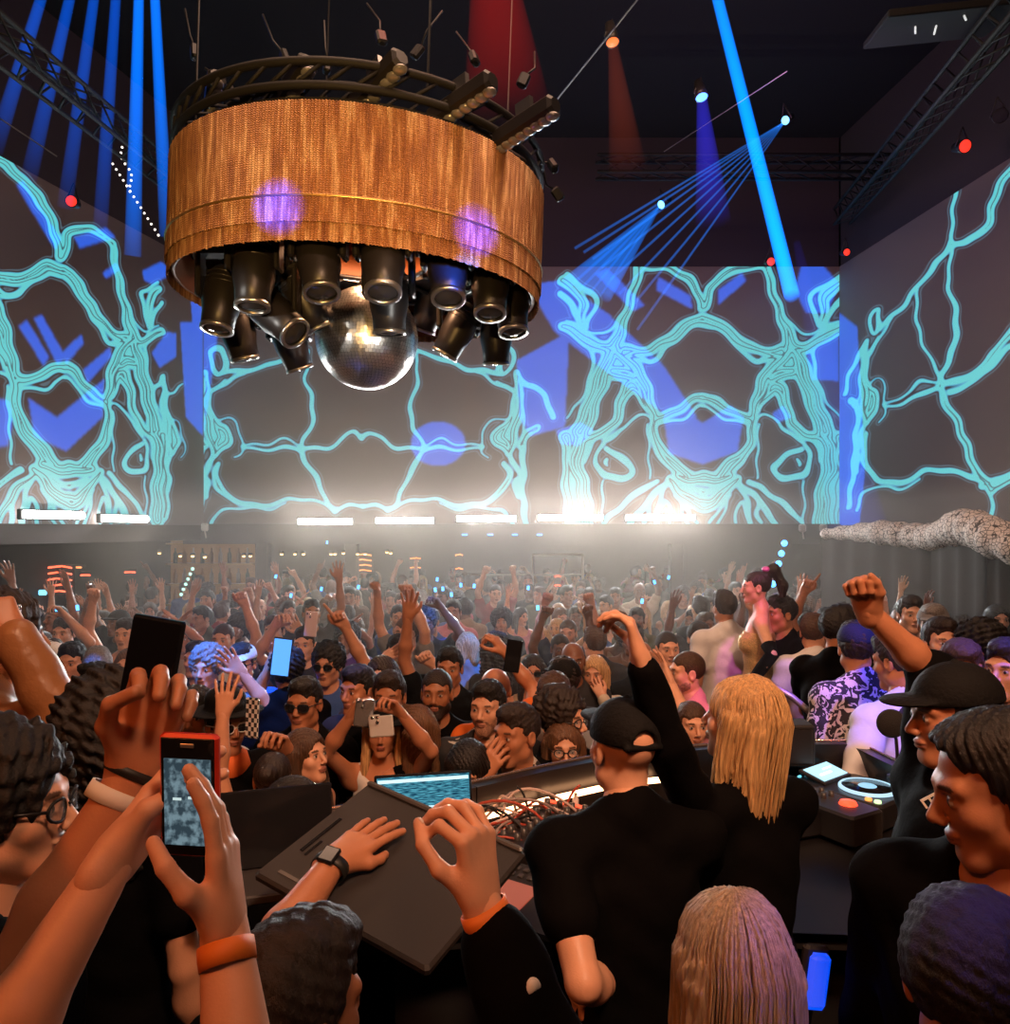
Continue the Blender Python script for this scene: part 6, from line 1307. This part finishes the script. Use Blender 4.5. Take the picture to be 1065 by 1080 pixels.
# ================================================================== the rest of the crowd: sixteen figures copied over the floor
rnd = random.Random(21)
VAR = []
specs = [('m', 'short', 'dark', 'tee', 'down', 'down', 'fair'), ('m', 'fade', 'black', 'tee', 'up', 'down', 'tan'), ('f', 'long', 'brown', 'tank', 'down', 'up', 'fair'), ('m', 'buzz', 'dark', 'tee', 'upf', 'upf', 'light'),
         ('f', 'wavy', 'dark', 'tee', 'clapup', 'clapup', 'light'), ('m', 'curly', 'dark', 'tee', 'phoneup', 'down', 'tan'), ('f', 'bob', 'blond', 'tank', 'wave', 'down', 'fair'), ('m', 'short', 'black', 'jacket', 'down', 'bentf', 'olive'),
         ('m', 'quiff', 'brown', 'tee', 'wave', 'wave', 'fair'), ('f', 'tied', 'dark', 'long', 'bent', 'up', 'tan'), ('m', None, 'dark', 'tee', 'uppt', 'down', 'fair'), ('f', 'long', 'blond', 'tee', 'down', 'down', 'fair'),
         ('m', 'cap', 'dark', 'tee', 'down', 'upf', 'brown'), ('f', 'pony', 'chest', 'tank', 'phoneup', 'phoneup', 'light'), ('m', 'short', 'dark', 'long', 'down', 'down', 'light'), ('m', 'afro', 'black', 'tee', 'down', 'down', 'deep')]
POSEW = {'down': '', 'up': 'open hand high', 'upf': 'fist high', 'clapup': 'hands clapping overhead', 'phoneup': 'phone hand up', 'wave': 'waving', 'bentf': 'fist half raised', 'bent': 'hand half raised', 'uppt': 'finger pointing up'}
HW = {'short': 'short dark hair', 'fade': 'black fade haircut', 'long': 'long hair', 'buzz': 'buzz cut', 'wavy': 'wavy dark hair', 'curly': 'curly hair', 'bob': 'blond bob', 'quiff': 'brown quiff', 'tied': 'tied back hair', None: 'bald head', 'cap': 'cap', 'pony': 'ponytail', 'afro': 'round afro'}
fill = []; placed = [(f['o'].location.x, f['o'].location.y) for f in PEOPLE]
def in_booth(x, y): return (y < 3.45 and x > -.9) or (1.0 < x < 4.5 and y < 6.3)
pts = []; y = 3.75
while y < 15.6:
    step = .50 + .012 * y if y < 11 else .85
    wid = .68 * y + .6; x = max(-wid, (LX(y) if y < 12 else -6.5) + .35)
    xe = min(wid, (RX(y) - .35) if y < 8.2 else (4.6 if y < 12 else 5.5)) ; x += rnd.uniform(0, .4)
    while x < xe:
        X, Y = x + rnd.uniform(-.12, .12), y + rnd.uniform(-.14, .14)
        if not in_booth(X, Y) and all((X - a) ** 2 + (Y - b) ** 2 > .20 for a, b in placed): pts.append((X, Y)); placed.append((X, Y))
        x += step * rnd.uniform(.85, 1.2)
    y += step * .95
protos = []
rnd.shuffle(pts)
tops = ['black', 'black', 'char', 'char', 'grey', 'navy', 'white', 'brown', 'wine', 'olive', 'cream', 'blue', 'pink', 'sand', 'black', 'red']
KIDMAP = {}
for i, (X, Y) in enumerate(pts):
    k = i % len(specs)
    if i >= len(specs) and Y > 7.5 and rnd.random() < .75: k = rnd.choice([0, 7, 11, 14, 15, 0, 14])
    sp = specs[k]; hgt = rnd.uniform(1.58, 1.7) if sp[0] == 'f' else rnd.uniform(1.66, 1.84)
    hgt *= .96 if Y > 8 else 1.; hgt = min(hgt, 1.66) if sp[1] == 'afro' else hgt; face = rnd.choice([180, 180, 176, 165, 195, 150, 205, 20, -20]) + rnd.uniform(-14, 14); tcol = rnd.choice(tops)
    if i < len(specs):
        f = person('x', loc=Vector((X, Y, 0)), h=hgt, face=face, sex=sp[0], hair=None if sp[1] in (None, 'cap') else (sp[1], sp[2]), cap=('cap', 'black') if sp[1] == 'cap' else None, skin=sp[6], top=(sp[3], tcol), L=sp[4], Rr=sp[5], res=.014, hres=.0065, fres=.0075, head=(rnd.uniform(-12, 12), rnd.uniform(-6, 8), 0))
        o = f['o']; protos.append(o); KIDMAP[k] = [c for c in COL.objects if c.parent == o]
    else:
        src = protos[k]; o = src.copy(); COL.objects.link(o)
        for c in KIDMAP[k]:
            q = c.copy(); COL.objects.link(q); q.parent = o
            nmn = c.name.split('.')[0]
            if nmn not in ('hair', 'cap', 'trousers'): q.color = (*TC[tcol], 1)
            elif nmn == 'hair' and sp[2] != 'blond' and rnd.random() < .4: q.color = (*HC[rnd.choice(['black', 'dark', 'brown', 'chest'])], 1)
        sk = SK[rnd.choice(['fair', 'light', 'tan', 'olive', 'brown'])]; o.color = (*(c * rnd.uniform(.85, 1.05) for c in sk), 1)
        o.location = (X, Y, 0); o.rotation_euler = (0, 0, R(face)); o.scale = (hgt / 1.765,) * 3
    fill.append((o, sp, tcol, face, X, Y))
TW = {'black': 'black', 'char': 'charcoal', 'grey': 'grey', 'navy': 'navy', 'white': 'white', 'brown': 'brown', 'wine': 'wine red', 'olive': 'olive', 'cream': 'cream', 'blue': 'blue', 'pink': 'pink', 'sand': 'sandy', 'red': 'red'}
def where(px, y):
    row = 'front crowd' if y < 5.2 else 'mid crowd' if y < 7.4 else 'back crowd' if y < 10.6 else 'last rows' if y < 12.2 else 'bar area'
    for lim, w_ in ((60, 'by red bar display'), (150, 'under corner light bar'), (250, 'below golden shelf'), (320, 'beside chandelier foot'), (375, 'below first bar light'), (460, 'below second bar light'), (548, 'below middle bar light'), (640, 'below fourth bar light'), (735, 'below brightest bar light'), (830, 'near the dancer'), (2000, 'by the curtain')):
        if px < lim: return row + ' ' + w_.replace('beside chandelier foot', 'under chandelier edge')
def dist_label(o, sp, tcol, face, X, Y):
    px = CX + X / Y * FPX; arms = [POSEW[a] for a in (sp[4], sp[5]) if POSEW[a]]
    arm = (arms[0] if len(arms) == 1 or arms[0] == arms[1] else arms[0]) if arms else ('back turned' if abs(face) < 60 else 'arms down')
    return '%s, %s top, %s, %s' % (HW[sp[1]], TW[tcol], arm, where(px, Y)), px
by = {}
for f in fill:
    l, px = dist_label(*f); by.setdefault(l, []).append((px, f))
for l, v in by.items():
    v.sort(key=lambda a: a[0])
    for n, (px, f) in enumerate(v):
        f[0]['label'] = l if len(v) == 1 else l + (', leftmost' if n == 0 else ', rightmost' if n == len(v) - 1 else ', middle one')
        f[0]['group'] = 'clubgoers filling the dance floor'; f[0]['category'] = 'person'
# phone lights held up far back
Lp = lit('blue phone light', (.08, .4, 1), 4)
for k, (px, py, d) in enumerate(((291, 608, 9.5), (339, 621, 9), (307, 628, 8.6), (378, 619, 9), (345, 572, 11.6), (459, 622, 8.5), (467, 621, 8.6), (476, 627, 8.4), (486, 617, 8.8), (461, 611, 9.2), (557, 620, 8.6), (567, 641, 7.6), (677, 634, 7.6), (690, 614, 9), (705, 609, 9.2), (60, 642, 6.6), (82, 641, 6.6), (500, 618, 8.8))):
    t = phone_obj('phone light shining blue among the far heads, %s' % ('by the red bar display' if px < 100 else 'below the first bar light' if px < 380 else 'below the middle bar light' if px < 520 else 'below the fourth bar light' if px < 600 else 'left of the dancer'), P(px, py, d), (0, 1, 0), (rnd.uniform(-.3, .3), 0, 1), size=(.034, .055, .01), body=M_strap, screen=Lp, camera=False, group='blue phone lights in the crowd')
# ================================================================== lights
for c, L, ang in bars:
    a = area('bar glow', c + Vector((0, -.14, .0)), c + Vector((0, -3, .1)), (62 if c.x > .5 else 40) * L, (1, .98, .95), L, .08); a.data.spread = R(110)
area('added wall fill', (0, 4, 7.5), (0, 9, 1.5), 170, (1, .6, .4), 4, 2)  # unseen warm fill added to lighten the picture walls
spot('chandelier key', (-.6, .2, 3.2), (CHX, CHY - 1.1, CZB + .26), 520, (1, .56, .17), 33, .6)
spot('chandelier inside', (CHX, CHY, CZB + .66), (CHX, CHY, 0), 110, (1, .5, .25), 160, .5, .02)
spot('violet gobo', (-.9, .9, 3.3), P(293, 218, 4.24), 6500, (.0, .02, 1), 3.9, .03)
spot('violet gobo', (.5, .9, 3.4), P(505, 240, 4.45), 6500, (.02, .02, 1), 3.6, .03)
spot('red ceiling', (-.2, 5.0, 7.6), (-.3, 5.5, 4.5), 40, (1, .02, .02), 60, .8)
spot('front warm', (.9, -.6, 5.2), (-.2, 5.0, 1.3), 800, (1, .56, .34), 70, .8, .3)
spot('stage orange', (-1.6, -.9, 4.4), (-.3, 1.2, 2.1), 135, (1, .25, .055), 60, .6, .2)
spot('stage amber', (2.4, -.8, 4.6), (.7, 2.0, 2.1), 85, (1, .36, .14), 42, .6, .2)
# blue, violet and magenta effect beams that strike the crowd
def hit(px, py, d, src, e, col, deg, blend=.15): spot('effect spot', src, P(px, py, d), e * 4.5, col, deg, blend, .02)
BL_ = (.02, .20, 1)
hit(228, 690, 4.4, (-1.9, 2.6, 6.2), 1200, BL_, 12); hit(62, 688, 4.2, (-2.9, 2.6, 6.0), 520, BL_, 7); hit(350, 712, 4.0, (-.6, 2.5, 6.2), 260, BL_, 6); hit(140, 692, 4.3, (-2.4, 2.2, 6.2), 120, (.25, .08, 1), 6)
hit(512, 652, 6.2, (1.7, 3.5, 6.6), 1100, BL_, 10); hit(430, 650, 6.4, (2.2, 5.5, 6.6), 700, BL_, 5); hit(712, 652, 6, (1.8, 4, 6.3), 600, BL_, 3.4); hit(632, 668, 5, (1., 3, 6.3), 60, BL_, 3)
hit(940, 712, 3.3, (2.6, 1.6, 5.6), 340, (.05, .07, 1), 11); hit(860, 662, 4.3, (2.3, 2, 6.0), 160, (.3, .1, 1), 6); hit(800, 628, 4.9, (1.2, 1.9, 5.8), 120, (1, .08, .75), 4.4); hit(737, 722, 4.2, (1.7, 1.5, 5.4), 80, (1, .06, .75), 3.4)
hit(1040, 1005, .95, (1.5, .6, 4.2), 50, (.02, .05, 1), 12); hit(790, 1000, 1.1, (.4, .1, 4.4), 2.5, (.3, .05, 1), 7); hit(1066, 700, 3.2, (2.8, 1.6, 5.4), 60, (.12, .12, 1), 6)
spot('drape light', (2.6, 4.6, 5.0), P(985, 575, 7.6), 190, (1, .7, .55), 50, .8)  # unseen warm spot added to lighten the patterned drape
spot('added mirror ball fill', (.9, 1.2, 3.1), P(387, 357, 5.5), 420, (1, .97, .9), 9, .3, .15)  # unseen white spots added from two sides to brighten the mirror ball
spot('added mirror ball fill', (-3.4, 2.6, 3.6), P(387, 357, 5.5), 300, (1, .95, .88), 9, .3, .15)
spot('blue on moving head', (1.4, 1.8, 3.3), P(474, 288, 4.75), 6000, (.02, .12, 1), 2.6, .1)
area('added violet fill', (2.2, 6.8, 5.4), (2.4, 12, 7.6), 40, (.75, .32, .7), 2, 1)  # unseen violet fill added to tint the dark upper walls
hit(850, 752, 3.65, (2.0, 2.2, 5.2), 40, (1, .05, .75), 6)
hit(778, 716, 1.95, (.9, .7, 4.6), 6, (1, .08, .02), 4)
